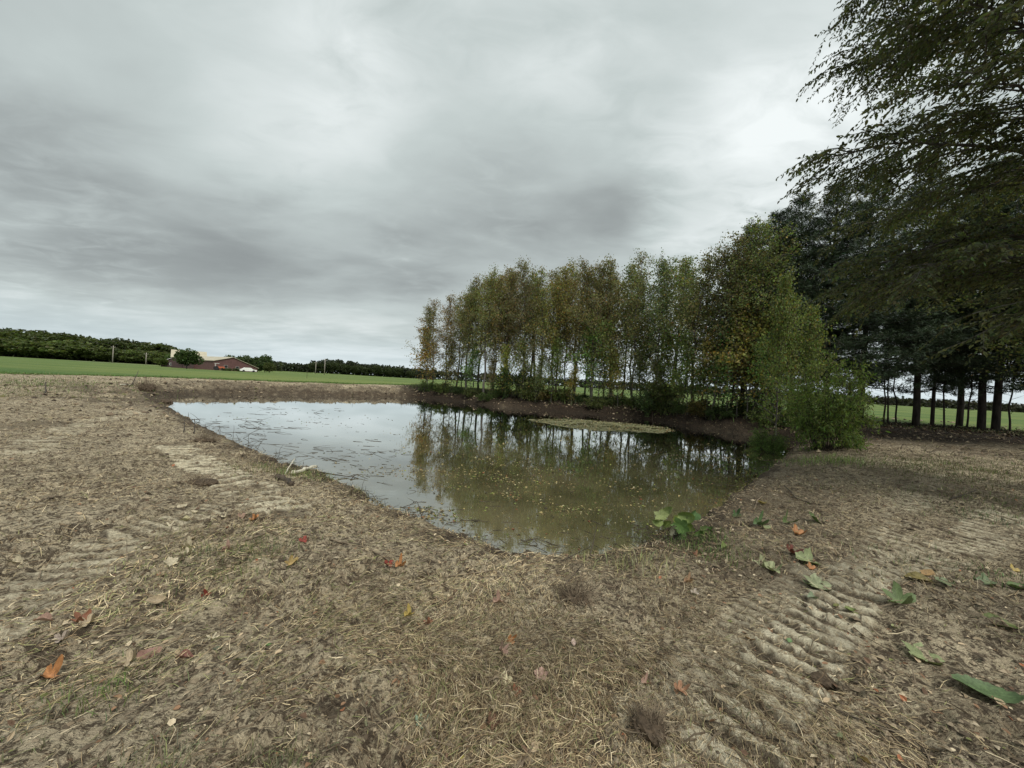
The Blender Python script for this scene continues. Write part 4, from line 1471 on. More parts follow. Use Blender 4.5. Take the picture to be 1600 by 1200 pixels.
x, y, r = scatter_polar(60000, 1.3, 42)
z, dd, tp, tm, c1 = height(x, y, True)
k_ = (dd > 0.0) & (rng.random(len(x)) < (0.55 + 0.45 * sstep(x, 0, 2)) * (1 - 0.6 * tm)) & (rng.random(len(x)) < 0.2 + 0.8 * sstep(fbm(x * 1.5, y * 1.5, 53, 3), 0.4, 0.6))
x, y, r = x[k_], y[k_], r[k_]; n = len(x)
C = np.array([(0.17, 0.13, 0.085), (0.27, 0.215, 0.145), (0.09, 0.068, 0.045), (0.36, 0.30, 0.21)])[rng.choice(4, n, p=[.33, .17, .45, .05])] * (0.7 + 0.5 * rng.random((n, 1)))
Vs, Fs, Cs = lumps(x, y, (0.004 + 0.012 * rng.random(n) ** 2.5) * (0.8 + 0.16 * r), C)
link('soil_crumbs', fastmesh('soil_crumbs', Vs, Fs, M_straw, Cs), kind='stuff')

# clods and torn sods on the far bank
n = 9000
k_ = rng.integers(0, len(poly), n)
xy = poly[k_] + rng.normal(size=(n, 2)) * 1.9
x, y = xy[:, 0], xy[:, 1]
dq = sd(x, y); k_ = (dq > 0.1) & (np.hypot(x, y) > 15) & (x < 10); x, y = x[k_], y[k_]; n = len(x)
C = np.array([(0.20, 0.15, 0.10), (0.34, 0.27, 0.18), (0.075, 0.055, 0.038), (0.14, 0.13, 0.06)])[rng.choice(4, n, p=[.33, .2, .37, .1])] * (0.7 + 0.5 * rng.random((n, 1)))
Vs, Fs, Cs = lumps(x, y, 0.025 + 0.09 * rng.random(n) ** 2.5, C, 0.7)
link('soil_clods', fastmesh('soil_clods', Vs, Fs, M_straw, Cs), kind='stuff')

# broken twigs strewn over the cleared ground
tb = []
x, y, r = scatter_polar(1500, 1.3, 22)
q_ = sd(x, y); z = height(x, y)
k_ = (q_ > 0.05) & (r < 18); x, y, r, z = x[k_], y[k_], r[k_], z[k_]
for k in range(len(x)):
    az = rng.random() * 6.28; L = rng.uniform(0.05, 0.28) * (1 + 0.04 * r[k])
    p0 = np.array([x[k], y[k], 0.006]); p1 = p0 + np.array([math.cos(az) * L, math.sin(az) * L, abs(rng.normal()) * 0.10 * L])
    P = wavy(p0, p1, 4, 0.07); P[:, 2] = np.maximum(P[:, 2], 0.002)
    tb.append(tube(P, np.linspace(0.0028, 0.0014, 4) * (0.8 + 0.09 * r[k]) * rng.uniform(0.6, 1.7), 3))
Vt, Ft, _ = cat_mesh(tb); Vt[:, 2] += height(Vt[:, 0], Vt[:, 1])
link('twigs', fastmesh('twigs', Vt, Ft, M_twig), kind='stuff')

# small dead leaf scraps over the bare soil
def flat_scraps(x, y, z, size, C, tilt=0.35):
    n = len(x)
    a = rng.uniform(0, 6.28, n)
    D = np.stack([np.cos(a), np.sin(a), rng.normal(size=n) * tilt], 1)
    Nn = rng.normal(size=(n, 3)) * tilt; Nn[:, 2] = 1
    P = np.stack([x, y, z], 1)
    return leaf_folded(P, D, size, size * rng.uniform(0.4, 0.9, n), C, Nn)


x, y, r = scatter_polar(15000, 1.4, 24)
z, dd, tp, tm, c1 = height(x, y, True)
inf = (y - np.interp(x, fe[:, 0], fe[:, 1])) < 0
k_ = (dd > 0.03) & inf & (rng.random(len(x)) < 0.25 + 0.5 * sstep(x, 0.5, 3))
x, y, r, z = x[k_], y[k_], r[k_], z[k_]; n = len(x)
pal_dead = np.array([(0.40, 0.31, 0.20), (0.22, 0.13, 0.075), (0.13, 0.08, 0.05), (0.50, 0.42, 0.29), (0.30, 0.12, 0.06), (0.16, 0.17, 0.06)])
C = pal_dead[rng.choice(6, n, p=[.28, .25, .2, .15, .05, .07])] * (0.75 + 0.5 * rng.random((n, 1)))
Vs, Fs, Cs = flat_scraps(x, y, z + 0.006, (0.010 + 0.034 * rng.random(n) ** 2.2) * (0.9 + 0.06 * r), C)
link('leaf_litter', fastmesh('leaf_litter', Vs, Fs, M_straw, Cs), kind='stuff')
# leaf litter on the wooded bank, colours darkened for the trees' shade
t_ = rng.random(16000) * (len(treeline) - 1.001); ki = t_.astype(int); frc = (t_ - ki)[:, None]
tlp = np.array(treeline); pt = tlp[ki] * (1 - frc) + tlp[ki + 1] * frc + rng.normal(size=(16000, 2)) * 1.9
x, y = pt[:, 0], pt[:, 1]
z, dd, *_r = height(x, y, True); k_ = (dd > 0) & (x > -13)
x, y, z = x[k_], y[k_], z[k_]; n = len(x)
C = 0.45 * np.array([(0.10, 0.06, 0.035), (0.15, 0.09, 0.05), (0.05, 0.032, 0.022), (0.22, 0.15, 0.09)])[rng.choice(4, n, p=[.35, .25, .3, .1])] * (0.7 + 0.6 * rng.random((n, 1)))
Vs, Fs, Cs = flat_scraps(x, y, z + 0.02, 0.07 + 0.06 * rng.random(n), C, 0.6)
link('leaf_litter', fastmesh('leaf_litter', Vs, Fs, M_straw, Cs), kind='stuff')


# living grass: tufts at given photograph places, weeds on the banks, blades along the field edge
def blades(x, y, H, W, C, lean=0.5):
    n = len(x); z = height(x, y)
    az = rng.uniform(0, 6.28, n); ln = np.abs(rng.normal(size=n)) * lean
    d = np.stack([np.cos(az), np.sin(az), np.zeros(n)], 1); s = np.stack([-np.sin(az), np.cos(az), np.zeros(n)], 1)
    H = H[:, None]; W = W[:, None]; ln = ln[:, None]; U = np.array([[0, 0, 1.0]])
    P0 = np.stack([x, y, z - 0.004], 1); P1 = P0 + U * H * 0.6 + d * H * ln * 0.4; P2 = P0 + U * H * (1 - 0.3 * np.minimum(ln, 2)) + d * H * ln * 1.1
    V_ = np.stack([P0 - s * W * .5, P0 + s * W * .5, P1 - s * W * .4, P1 + s * W * .4, P2 - s * W * .08, P2 + s * W * .08], 1).reshape(-1, 3)
    i = np.arange(n)[:, None] * 6
    return V_, np.concatenate([i + np.array([[0, 1, 3, 2]]), i + np.array([[2, 3, 5, 4]])]), np.repeat(C, 6, 0)


gparts = []
for px, py, rad_, n, h, c in ((250, 1198, 0.10, 200, 0.04, (0.13, 0.135, 0.07)), (440, 1200, 0.07, 240, 0.05, (0.12, 0.13, 0.06)), (60, 1130, 0.2, 160, 0.04, (0.15, 0.15, 0.08)),
                              (375, 868, 0.30, 420, 0.06, (0.10, 0.12, 0.045)), (330, 870, 0.25, 250, 0.05, (0.12, 0.13, 0.05)), (165, 1080, 0.10, 120, 0.05, (0.10, 0.14, 0.04)),
                              (1550, 735, 1.1, 1600, 0.07, (0.11, 0.125, 0.045)), (1480, 745, 0.9, 1100, 0.06, (0.12, 0.13, 0.05)), (1290, 720, 0.5, 700, 0.12, (0.16, 0.22, 0.06)), (1400, 722, 1.2, 900, 0.08, (0.11, 0.13, 0.05)),
                              (1600, 790, 0.8, 700, 0.06, (0.12, 0.14, 0.05)), (1520, 805, 0.35, 300, 0.05, (0.10, 0.13, 0.06)), (640, 1150, 0.2, 100, 0.04, (0.19, 0.19, 0.09)), (1120, 1160, 0.2, 90, 0.04, (0.19, 0.19, 0.09)),
                              (990, 885, 0.22, 260, 0.10, (0.28, 0.28, 0.13)), (430, 735, 0.4, 300, 0.09, (0.12, 0.15, 0.05)), (480, 745, 0.3, 260, 0.1, (0.12, 0.15, 0.05)), (575, 780, 0.2, 150, 0.09, (0.13, 0.13, 0.06)),
                              (1120, 870, 0.25, 260, 0.07, (0.08, 0.13, 0.03)), (1090, 850, 0.2, 260, 0.08, (0.08, 0.13, 0.03)), (60, 600, 3.0, 2200, 0.12, (0.11, 0.15, 0.05)), (20, 612, 2.0, 1200, 0.08, (0.13, 0.15, 0.06)),
                              (1340, 760, 0.5, 250, 0.05, (0.12, 0.13, 0.05)), (1420, 880, 0.3, 160, 0.05, (0.1, 0.13, 0.05)), (1560, 900, 0.2, 160, 0.05, (0.08, 0.13, 0.04))):
    g = ground_pt(px, py)
    x = g[0] + rng.normal(size=n) * rad_; y = g[1] + rng.normal(size=n) * rad_ * 0.8
    H = h * (0.5 + rng.random(n)); dist = math.hypot(g[0], g[1])
    gparts.append(blades(x, y, H, np.full(n, 0.0035 * (0.7 + 0.13 * dist)), colvar(n, c, 0.3, 0.1), 0.7))
# field edge
n = 26000
xe = rng.uniform(-42, 9, n); y = np.interp(xe, fe[:, 0], fe[:, 1]) + np.abs(rng.normal(size=n)) * 1.6 - 0.5 + (fbm(xe * 0.6, xe * 0, 3, 3) - 0.5) * 1.5
hh = rng.uniform(0.05, 0.16, n)
gparts.append(blades(xe, y, hh, np.full(n, 0.022), colvar(n, (0.085, 0.15, 0.035), 0.3, 0.12), 0.5))
# weeds under the tree row
n = 16000
t_ = rng.random(n) * 5.99; ki = t_.astype(int); frc = (t_ - ki)[:, None]
pt = tlp[ki] * (1 - frc) + tlp[ki + 1] * frc + rng.normal(size=(n, 2)) * 1.3
dq = sd(pt[:, 0], pt[:, 1]); k_ = (dq > 0.7) & (pt[:, 0] > -11.5); x, y = pt[k_, 0], pt[k_, 1]
gparts.append(blades(x, y, rng.uniform(0.1, 0.5, len(x)) * (1 - 0.75 * sstep(x, 12, 16)), np.full(len(x), 0.022), colvar(len(x), (0.085, 0.105, 0.04), 0.4, 0.2), 0.7))
Vs, Fs, Cs = cat_mesh(gparts)
link('grass', fastmesh('grass', Vs, Fs, M_straw, Cs), kind='stuff')

# ------------------------------------------------------------------ on the water: algae mat, floating leaves, twigs
ap = [(826, 657), (850, 655), (900, 655), (950, 659), (1000, 663), (1040, 668), (1056, 673), (1030, 677), (980, 674), (930, 674), (895, 670), (862, 664)]
aw = np.array([plane_at(a, b, WZ) for a, b in ap])
x0, y0 = aw.min(0); x1, y1 = aw.max(0)


def inpoly(P_, x, y):
    ins = np.zeros(x.shape, bool); M = len(P_)
    for i in range(M):
        ax, ay = P_[i]; bx, by = P_[(i + 1) % M]
        ins ^= ((ay > y) != (by > y)) & (x < (bx - ax) * (y - ay) / (by - ay + 1e-12) + ax)
    return ins


# mat sheet made of a fine grid with a ragged outline
gxs = np.arange(x0 - 1, x1 + 1, 0.12); gys = np.arange(y0 - 1, y1 + 1, 0.12)
GX, GY = np.meshgrid(gxs, gys); nX = len(gxs)
wx = GX + (fbm(GX * 0.9, GY * 0.9, 11, 4) - 0.5) * 1.6; wy = GY + (fbm(GX * 0.9, GY * 0.9, 12, 4) - 0.5) * 1.6
ins = inpoly(aw, wx, wy) & (fbm(GX * 1.8, GY * 2.5, 14, 4, 0.7) > 0.40)
fi = [(r_ * nX + c_2, r_ * nX + c_2 + 1, (r_ + 1) * nX + c_2 + 1, (r_ + 1) * nX + c_2) for r_, c_2 in zip(*np.nonzero(ins[:-1, :-1] & ins[1:, 1:]))]
fi = np.array(fi)
Vm = np.stack([GX.ravel(), GY.ravel(), WZ + 0.006 + 0.012 * fbm(GX.ravel() * 4, GY.ravel() * 4, 13, 3)], 1)
u, Fm = sub(fi)
M_algae = mat_noise('duckweed', (0.10, 0.11, 0.05), (0.21, 0.20, 0.11), 5, 0.8, 0.6, 30)
link('algae_mat', fastmesh('algae_mat', Vm[u], Fm, M_algae, None, True), None, 'pale olive mat of algae and leaves floating below the tree row', 'algae')


def float_at(pxs, pys):
    out = np.array([plane_at(a, b, WZ) for a, b in zip(pxs, pys)])
    return out[:, 0], out[:, 1]


pz, qz = [], []
def cloudpx(n, cx, cy, sx, sy, slope=0.05):
    a = rng.normal(size=n) * sx; b = rng.normal(size=n) * sy
    pz.append(cx + a); qz.append(cy + b + slope * a)
cloudpx(700, 760, 730, 70, 22); cloudpx(900, 800, 770, 90, 30); cloudpx(700, 760, 800, 60, 18, 0.25); cloudpx(600, 880, 830, 70, 20)
cloudpx(900, 1000, 740, 110, 20); cloudpx(900, 1120, 712, 60, 16); cloudpx(500, 950, 790, 90, 24); cloudpx(420, 680, 740, 30, 20); cloudpx(300, 600, 735, 45, 14)
cloudpx(500, 940, 850, 50, 14); cloudpx(420, 1000, 700, 120, 10); cloudpx(500, 720, 690, 60, 10); cloudpx(350, 690, 815, 30, 16)
# lines of drift
for (xa, ya, xb_, yb_, n) in ((640, 700, 900, 740, 260), (700, 745, 1000, 765, 320), (900, 700, 1200, 720, 420), (560, 772, 660, 824, 260), (680, 832, 790, 872, 320), (800, 874, 930, 876, 300), (1000, 850, 1080, 810, 200), (1120, 790, 1215, 728, 260), (650, 790, 760, 850, 260), (760, 770, 900, 800, 220), (340, 652, 560, 668, 120), (420, 640, 620, 655, 80)):
    t = rng.random(n); pz.append(xa + (xb_ - xa) * t + rng.normal(size=n) * 6); qz.append(ya + (yb_ - ya) * t + rng.normal(size=n) * 3.0)
pz = np.concatenate(pz); qz = np.concatenate(qz)
x, y = float_at(pz, qz)
d_ = sd(x, y); k_ = (d_ < -0.03) & (y < 34) & (y > 0) & (rng.random(len(x)) < sstep(fbm(x * 0.8, y * 1.9, 95, 4, 0.65), 0.41, 0.58) + 0.05); x, y, pxk = x[k_], y[k_], pz[k_]; n = len(x)
pal_f = 0.72 * np.array([(0.34, 0.27, 0.12), (0.45, 0.36, 0.16), (0.20, 0.15, 0.07), (0.16, 0.19, 0.06), (0.55, 0.48, 0.28), (0.27, 0.30, 0.08), (0.28, 0.11, 0.05), (0.06, 0.05, 0.03)])
ci = rng.choice(8, n, p=[.20, .14, .18, .16, .05, .10, .03, .14])
C = pal_f[ci] * (0.75 + 0.5 * rng.random((n, 1)))
r = np.hypot(x, y)
size = (0.014 + 0.045 * rng.random(n) ** 2) * (0.85 + 0.03 * r)
ff = flat_scraps(x, y, np.full(n, WZ + 0.006), size, C, 0.06)
link('floating_leaves', fastmesh('floating_leaves', ff[0], ff[1], M_straw, ff[2]), kind='stuff')
# speckle on the algae mat
n = 2600
x = rng.uniform(x0, x1, n * 3); y = rng.uniform(y0, y1, n * 3); k_ = inpoly(aw, x, y); x, y = x[k_][:n], y[k_][:n]; n = len(x)
C = 0.8 * np.array([(0.36, 0.33, 0.18), (0.20, 0.21, 0.08), (0.32, 0.22, 0.10), (0.5, 0.46, 0.32)])[rng.choice(4, n, p=[.4, .3, .2, .1])]
ff = flat_scraps(x, y, np.full(n, WZ + 0.022), rng.uniform(0.04, 0.10, n), C, 0.1)
link('floating_leaves', fastmesh('floating_leaves_on_mat', ff[0], ff[1], M_straw, ff[2]), kind='stuff')
# submerged and floating dark twigs and weed stems
tb = []
for (cx, cy, sx, sy, n, l0) in ((390, 668, 36, 10, 46, 0.5), (480, 650, 70, 10, 22, 0.35), (500, 705, 50, 14, 40, 0.35), (600, 700, 60, 14, 25, 0.25), (640, 800, 30, 16, 30, 0.22), (720, 830, 40, 16, 26, 0.2),
                                (560, 735, 40, 12, 34, 0.25), (820, 855, 70, 12, 22, 0.25), (440, 640, 60, 6, 12, 0.4), (1000, 840, 50, 14, 40, 0.25), (1150, 740, 40, 14, 30, 0.3)):
    a = cx + rng.normal(size=n) * sx; b = cy + rng.normal(size=n) * sy
    xs, ys = float_at(a, b)
    for q in range(n):
        if not (0 < ys[q] < 33) or sd(np.array([xs[q]]), np.array([ys[q]]))[0] > 0.1: continue
        az = rng.normal() * 0.45 + (math.pi if rng.random() < .5 else 0); L = l0 * rng.uniform(0.4, 1.6)
        upz = rng.uniform(0.05, 0.35) if rng.random() < 0.16 else 0.0
        p0 = np.array([xs[q], ys[q], WZ + 0.003]); p1 = p0 + np.array([math.cos(az) * L, math.sin(az) * L, upz * L * 1.5])
        tb.append(tube(wavy(p0, p1, 5, 0.05), np.linspace(0.005, 0.0015, 5) * (0.8 + 0.05 * ys[q]), 3))
Vt, Ft, _ = cat_mesh(tb)
Vt[:, 2] = np.maximum(Vt[:, 2], WZ - 0.004)
link('floating_twigs', fastmesh('floating_twigs', Vt, Ft, M_twig_dark), kind='stuff')

# dead stems and twigs standing along the shores
tb = []
for (xa, ya, xb_, yb_, n, h) in ((290, 650, 440, 725, 60, 0.22), (440, 725, 620, 800, 70, 0.16), (620, 800, 800, 870, 60, 0.10), (960, 870, 1060, 850, 40, 0.12), (1100, 800, 1220, 720, 60, 0.10),
                                 (230, 600, 420, 607, 50, 0.3), (420, 600, 640, 612, 50, 0.25), (1280, 700, 1600, 712, 90, 0.16), (660, 615, 1200, 680, 80, 0.35)):
    for q in range(n):
        t = rng.random(); g = ground_pt(xa + (xb_ - xa) * t + rng.normal() * 6, ya + (yb_ - ya) * t + rng.normal() * 4 - 2)
        el = abs(rng.normal()) * 0.7; az = rng.random() * 6.28; L = h * rng.uniform(0.5, 2.0)
        p1 = g + np.array([math.cos(az) * math.cos(el), math.sin(az) * math.cos(el), math.sin(el) * (1 if rng.random() < 0.35 else 0.25)]) * L
        dist = math.hypot(g[0], g[1])
        tb.append(tube(wavy(g, p1, 5, 0.12), np.linspace(0.004, 0.0015, 5) * (0.7 + 0.09 * dist), 3))
Vt, Ft, _ = cat_mesh(tb)
link('dead_stems', fastmesh('dead_stems', Vt, Ft, M_twig_dark), kind='stuff')


# ------------------------------------------------------------------ single sticks and logs
def stick(name, pts, rad0, rad1, mat, label, cat='stick', lift=0.0, ends=None, sides=6):
    P = []
    for k, (a, b) in enumerate(pts):
        g = ground_pt(a, b); g[2] += rad0 * 0.8 + (lift[k] if isinstance(lift, (list, tuple)) else lift); P.append(g)
    P = np.array(P)
    n = len(P); tt = np.linspace(0, n - 1, n * 4)
    Q = np.stack([np.interp(tt, np.arange(n), P[:, j]) for j in range(3)], 1)
    Q[1:-1] = 0.25 * Q[:-2] + 0.5 * Q[1:-1] + 0.25 * Q[2:]
    Q += rng.normal(size=Q.shape) * rad0 * 0.25
    o0 = Q[0].copy()
    V_, F_ = tube(Q - o0, np.linspace(rad0, rad1, len(Q)) * (1 + rng.normal(size=len(Q)) * 0.06), sides)
    o = link(name, fastmesh(name, V_, F_, mat, None, True), None, label, cat)
    o.location = o0
    return o


stick('log', [(458, 743), (478, 737), (494, 732)], 0.034, 0.030, M_palewood, 'pale barkless log lying at the left water edge', 'log', 0.02)
stick('log', [(434, 748), (446, 752), (456, 759)], 0.045, 0.038, M_twig_dark, 'short dark brown log end below the pale log', 'log')
stick('stick', [(445, 742), (453, 733), (460, 727)], 0.012, 0.008, M_palewood, 'thin pale stick leaning against the pale log', 'stick', [0, 0.06, 0.12])
stick('stick', [(462, 760), (470, 755), (480, 749)], 0.007, 0.005, M_twig, 'small tan stick just below the pale log')
stick('root', [(515, 843), (545, 851), (575, 857), (597, 870), (620, 884)], 0.008, 0.004, M_twig, 'long pale curved root on the mud above the red leaf', 'root')
stick('root', [(630, 889), (660, 900), (685, 912), (715, 925)], 0.006, 0.003, M_twig, 'thin curved root running down from the red and orange leaves', 'root')
stick('stick', [(694, 902), (740, 897), (775, 891), (812, 885)], 0.007, 0.004, M_twig, 'long thin straight stick near the nearest water edge')
stick('stick', [(378, 847), (400, 840), (412, 836), (421, 828), (428, 818)], 0.010, 0.006, M_twig, 'bent tan stick near the grass patch left of the pond', 'stick')
stick('stem', [(736, 1030), (750, 1060), (762, 1095), (785, 1125), (800, 1160), (812, 1200)], 0.004, 0.003, M_twig, 'long thin dry stem running down beside the pale yellow leaf', 'stem', 0.006)
stick('stem', [(768, 1040), (764, 1062), (762, 1092)], 0.003, 0.002, M_twig, 'short dry stem standing by the pale yellow leaf', 'stem', 0.01)
stick('stem', [(1280, 1100), (1330, 1122), (1390, 1142), (1430, 1170), (1470, 1200)], 0.0035, 0.0025, M_twig_dark, 'long dark wiry stem at the lower right of the track', 'stem', 0.006)
stick('stem', [(1100, 1128), (1150, 1138), (1200, 1155), (1230, 1162)], 0.003, 0.002, M_twig_dark, 'dark wiry stem crossing the pale track print', 'stem', 0.006)
stick('stick', [(1485, 783), (1507, 775), (1528, 767)], 0.012, 0.006, M_twig_dark, 'dark straight stick on the mud at the right', 'stick', 0.02)
stick('stick', [(1550, 786), (1570, 792), (1590, 797)], 0.014, 0.008, M_twig, 'pale stick at the right edge of the cleared ground')
stick('branch', [(1178, 797), (1184, 782), (1196, 772), (1207, 766)], 0.012, 0.007, M_twig, 'curved pale branch on the right water edge', 'branch')
stick('branch', [(1226, 760), (1236, 770), (1242, 778), (1262, 786), (1285, 790)], 0.010, 0.006, M_twig_dark, 'forked dark branch above the upright green leaf', 'branch')
stick('branch', [(1300, 768), (1320, 760), (1345, 758)], 0.010, 0.006, M_twig, 'tan branch lying by the track on the right', 'branch')
stick('twig', [(878, 924), (888, 912), (900, 903), (909, 897)], 0.006, 0.003, M_twig_dark, 'dark curved twig at the nearest water edge', 'twig', [0, 0.02, 0.05, 0.08])
stick('twig', [(922, 872), (926, 868), (930, 864)], 0.006, 0.003, M_twig_dark, 'dark upright twig standing in the nearest shallow water', 'twig', [0, 0.15, 0.32])
stick('twig', [(870, 880), (900, 874), (925, 870)], 0.005, 0.003, M_twig_dark, 'slanting twig in the nearest shallow water', 'twig', [0, 0.05, 0.12])
stick('twig', [(660, 812), (655, 806), (650, 802), (640, 800)], 0.007, 0.003, M_twig_dark, 'arching dark twig over the water by the left bank', 'twig', [0, 0.1, 0.17, 0.1])
stick('twig', [(548, 750), (556, 744), (575, 750)], 0.009, 0.004, M_twig_dark, 'dark branch reaching into the water past the pale log', 'twig', [0, 0.03, 0.01])
stick('twig', [(500, 742), (530, 745), (560, 748)], 0.014, 0.005, M_twig_dark, 'long dark branch half in the water right of the pale log', 'twig', [0.03, 0.02, 0.0])
stick('branch', [(1330, 712), (1365, 716), (1400, 711)], 0.014, 0.006, M_twig, 'pale branch on the dark ground right of the rounded bush', 'branch', 0.03)
stick('branch', [(1490, 707), (1510, 700), (1527, 696)], 0.014, 0.006, M_twig, 'pale arched branch under the pines', 'branch', [0.02, 0.10, 0.02])
stick('branch', [(205, 602), (212, 596), (216, 590)], 0.035, 0.012, M_twig_dark, 'dark stick poking up from the far left bank', 'branch', [0, 0.25, 0.5])
stick('stick', [(188, 602), (196, 602), (204, 602)], 0.04, 0.03, M_palewood, 'pale plank-like stick on the far left bank')
stick('stick', [(303, 678), (304, 672), (303, 668)], 0.016, 0.008, M_twig_dark, 'short dark stub standing on the left bank', 'stick', [0, 0.1, 0.22])
stick('stick', [(287, 676), (288, 671), (288, 667)], 0.014, 0.008, M_twig_dark, 'smaller dark stub left of the short stub on the bank', 'stick', [0, 0.08, 0.18])
stick('stick', [(70, 617), (71, 613), (70, 609)], 0.03, 0.015, M_twig_dark, 'small dark stake on the mud at the far left', 'stick', [0, 0.15, 0.32])


# lumps: root ball, brown sod clump, dark logs of mud
def clod(name, px, py, sx, sy, sz, label, cat, mat, fib=80, fl=0.05):
    g = ground_pt(px, py)
    import bmesh
    bm = bmesh.new(); bmesh.ops.create_icosphere(bm, subdivisions=4, radius=1.0)
    V_ = np.array([v.co[:] for v in bm.verts]); F_ = np.array([[v.index for v in f.verts] for f in bm.faces]); bm.free()
    k = 0.72 + 0.55 * fbm(V_[:, 0] * 1.7 + V_[:, 2] + px, V_[:, 1] * 1.7 - V_[:, 2], 7, 3) + 0.20 * (fbm(V_[:, 0] * 7 + 3 * V_[:, 2], V_[:, 1] * 7 - 3 * V_[:, 2], 8, 3) - 0.5)
    V_ = V_ * k[:, None] * np.array([sx, sy, sz])
    V_[:, 2] += sz * 0.35
    root = empty(name, g, 0, label, cat)
    link('soil', fastmesh('soil', V_, F_, mat, np.tile([[0.07, 0.05, 0.032]], (len(V_), 1)) * (0.6 + 0.8 * rng.random((len(V_), 1))), False), root)
    tb = []
    for q in range(fib):
        v = unit(rng.normal(size=3)); v[2] = abs(v[2]); p = v * np.array([sx, sy, sz]) * 0.9; p[2] += sz * 0.3
        tb.append(tube(wavy(p, p + (v + rng.normal(size=3) * 0.6) * fl, 4, 0.2), np.linspace(0.0018, 0.0008, 4) * (fl / 0.05), 3))
    Vt, Ft, _ = cat_mesh(tb)
    o = link('rootlets', fastmesh('rootlets', Vt, Ft, M_twig), root); o['kind'] = 'stuff'


clod('root_ball', 1015, 1140, 0.085, 0.075, 0.045, 'dark crumbly root ball on the near ground left of the track', 'root ball', M_straw, 160)
clod('sod_clump', 229, 611, 0.50, 0.35, 0.30, 'brown rounded sod clump at the far left pond corner', 'sod clump', M_straw, 260, 0.25)
clod('soil_clod', 258, 629, 0.35, 0.22, 0.13, 'dark muddy clod at the left tip of the pond', 'soil clod', M_straw, 60, 0.15)
clod('soil_clod', 320, 690, 0.22, 0.12, 0.06, 'grassy dark clod on the left bank above the track', 'soil clod', M_straw, 120, 0.12)
clod('soil_clod', 900, 935, 0.11, 0.08, 0.035, 'matted grass clod by the dark curved twig', 'soil clod', M_straw, 160, 0.08)
clod('soil_clod', 315, 755, 0.18, 0.12, 0.04, 'low dark grassy clod beside the left track', 'soil clod', M_straw, 120, 0.08)
clod('soil_clod', 1290, 1065, 0.07, 0.05, 0.025, 'small dark clod beside the right track', 'soil clod', M_straw, 60, 0.03)


# ------------------------------------------------------------------ single fallen leaves
def leaf_mesh(kind, seed, curl=0.35, c0=(1, 1, 1)):
    """outline by kind, rings towards the middle, curled; unit length about 1"""
    rs = np.random.default_rng(seed)
    n = 40
    th = np.linspace(0, 2 * math.pi, n, endpoint=False)
    if kind == 'maple':        # five pointed lobes
        lob = np.abs(np.cos(2.5 * (th))) ** 0.9
        rr_ = 0.24 + 0.30 * lob * (1 + 0.15 * np.cos(th))
        rr_ *= 1 - 0.35 * (np.abs(((th + math.pi) % (2 * math.pi)) - 0) < 0.25)
        rr_ += 0.03 * np.abs(np.sin(12 * th))
    elif kind == 'star':
        rr_ = 0.13 + 0.38 * np.abs(np.cos(2.5 * th)) ** 2.2
    elif kind == 'sycamore':   # broad, shallow toothed lobes
        rr_ = 0.36 + 0.16 * np.abs(np.cos(2.5 * th)) ** 1.4 + 0.035 * np.cos(15 * th)
    elif kind == 'long':       # long ovate leaf
        rr_ = 0.5 * 0.30 / np.sqrt((0.30 * np.cos(th)) ** 2 + (0.5 * np.sin(th)) ** 2 + 1e-9) * (1 + 0.025 * np.cos(18 * th))
    else:                      # ovate
        rr_ = 0.5 * 0.36 / np.sqrt((0.36 * np.cos(th)) ** 2 + (0.5 * np.sin(th)) ** 2 + 1e-9)
    rr_ = rr_ * (1 + rs.normal(size=n) * 0.03)
    rings = [1.0, 0.82, 0.62, 0.40, 0.2]
    V_ = [(0, 0)]
    for q in rings:
        for k in range(n): V_.append((rr_[k] * q * math.cos(th[k]), rr_[k] * q * math.sin(th[k])))
    V_ = np.array(V_)
    a, b = V_[:, 0], V_[:, 1]
    rad2 = np.hypot(a, b)
    z = curl * (0.9 * b ** 2 * rs.uniform(0.5, 1.6) + 0.7 * a ** 2 * rs.uniform(-0.3, 1.2) + 0.10 * np.sin(a * 7 + rs.random() * 6) * rad2 + 0.12 * np.sin(b * 9 + rs.random() * 6) * rad2)
    z += 0.03 * np.abs(b) ** 0.7
    V3 = np.stack([a, b, z - 0.0], 1)
    tri = []
    m = len(rings)
    for q in range(m - 1):
        for k in range(n):
            i, j = 1 + q * n + k, 1 + q * n + (k + 1) % n
            tri += [(i, j, j + n), (i, j + n, i + n)]
    for k in range(n): tri.append((0, 1 + (m - 1) * n + k, 1 + (m - 1) * n + (k + 1) % n))
    # veins: lighter midrib and side ribs as vertex colour
    vein = np.exp(-(b / 0.022) ** 2) * 0.5
    if kind in ('maple', 'star', 'sycamore'):
        ang_ = np.arctan2(b, a); vein = np.maximum(vein, np.exp(-((np.sin(2.5 * ang_) * rad2) / 0.03) ** 2) * 0.4)
    C = np.ones((len(V3), 3)) * (0.82 + 0.6 * vein[:, None] * 0.6)
    C *= (1 - 0.25 * rs.random((len(V3), 1)))
    mot = fbm(a * 6 + seed, b * 6, seed, 3)
    C *= (0.7 + 0.6 * mot)[:, None]
    # petiole as thin sliver
    return V3, np.array(tri), C


LM = {}
for kd in ('maple', 'star', 'sycamore', 'long', 'ovate'):
    for sdx in range(3):
        V_, F_, C_ = leaf_mesh(kd, 20 + sdx * 7, {'maple': 2.2, 'sycamore': 1.0, 'star': 1.3, 'long': 1.1, 'ovate': 1.9}[kd])
        LM[kd, sdx] = fastmesh('leaf_' + kd, V_, F_, M_fallen, C_, True)

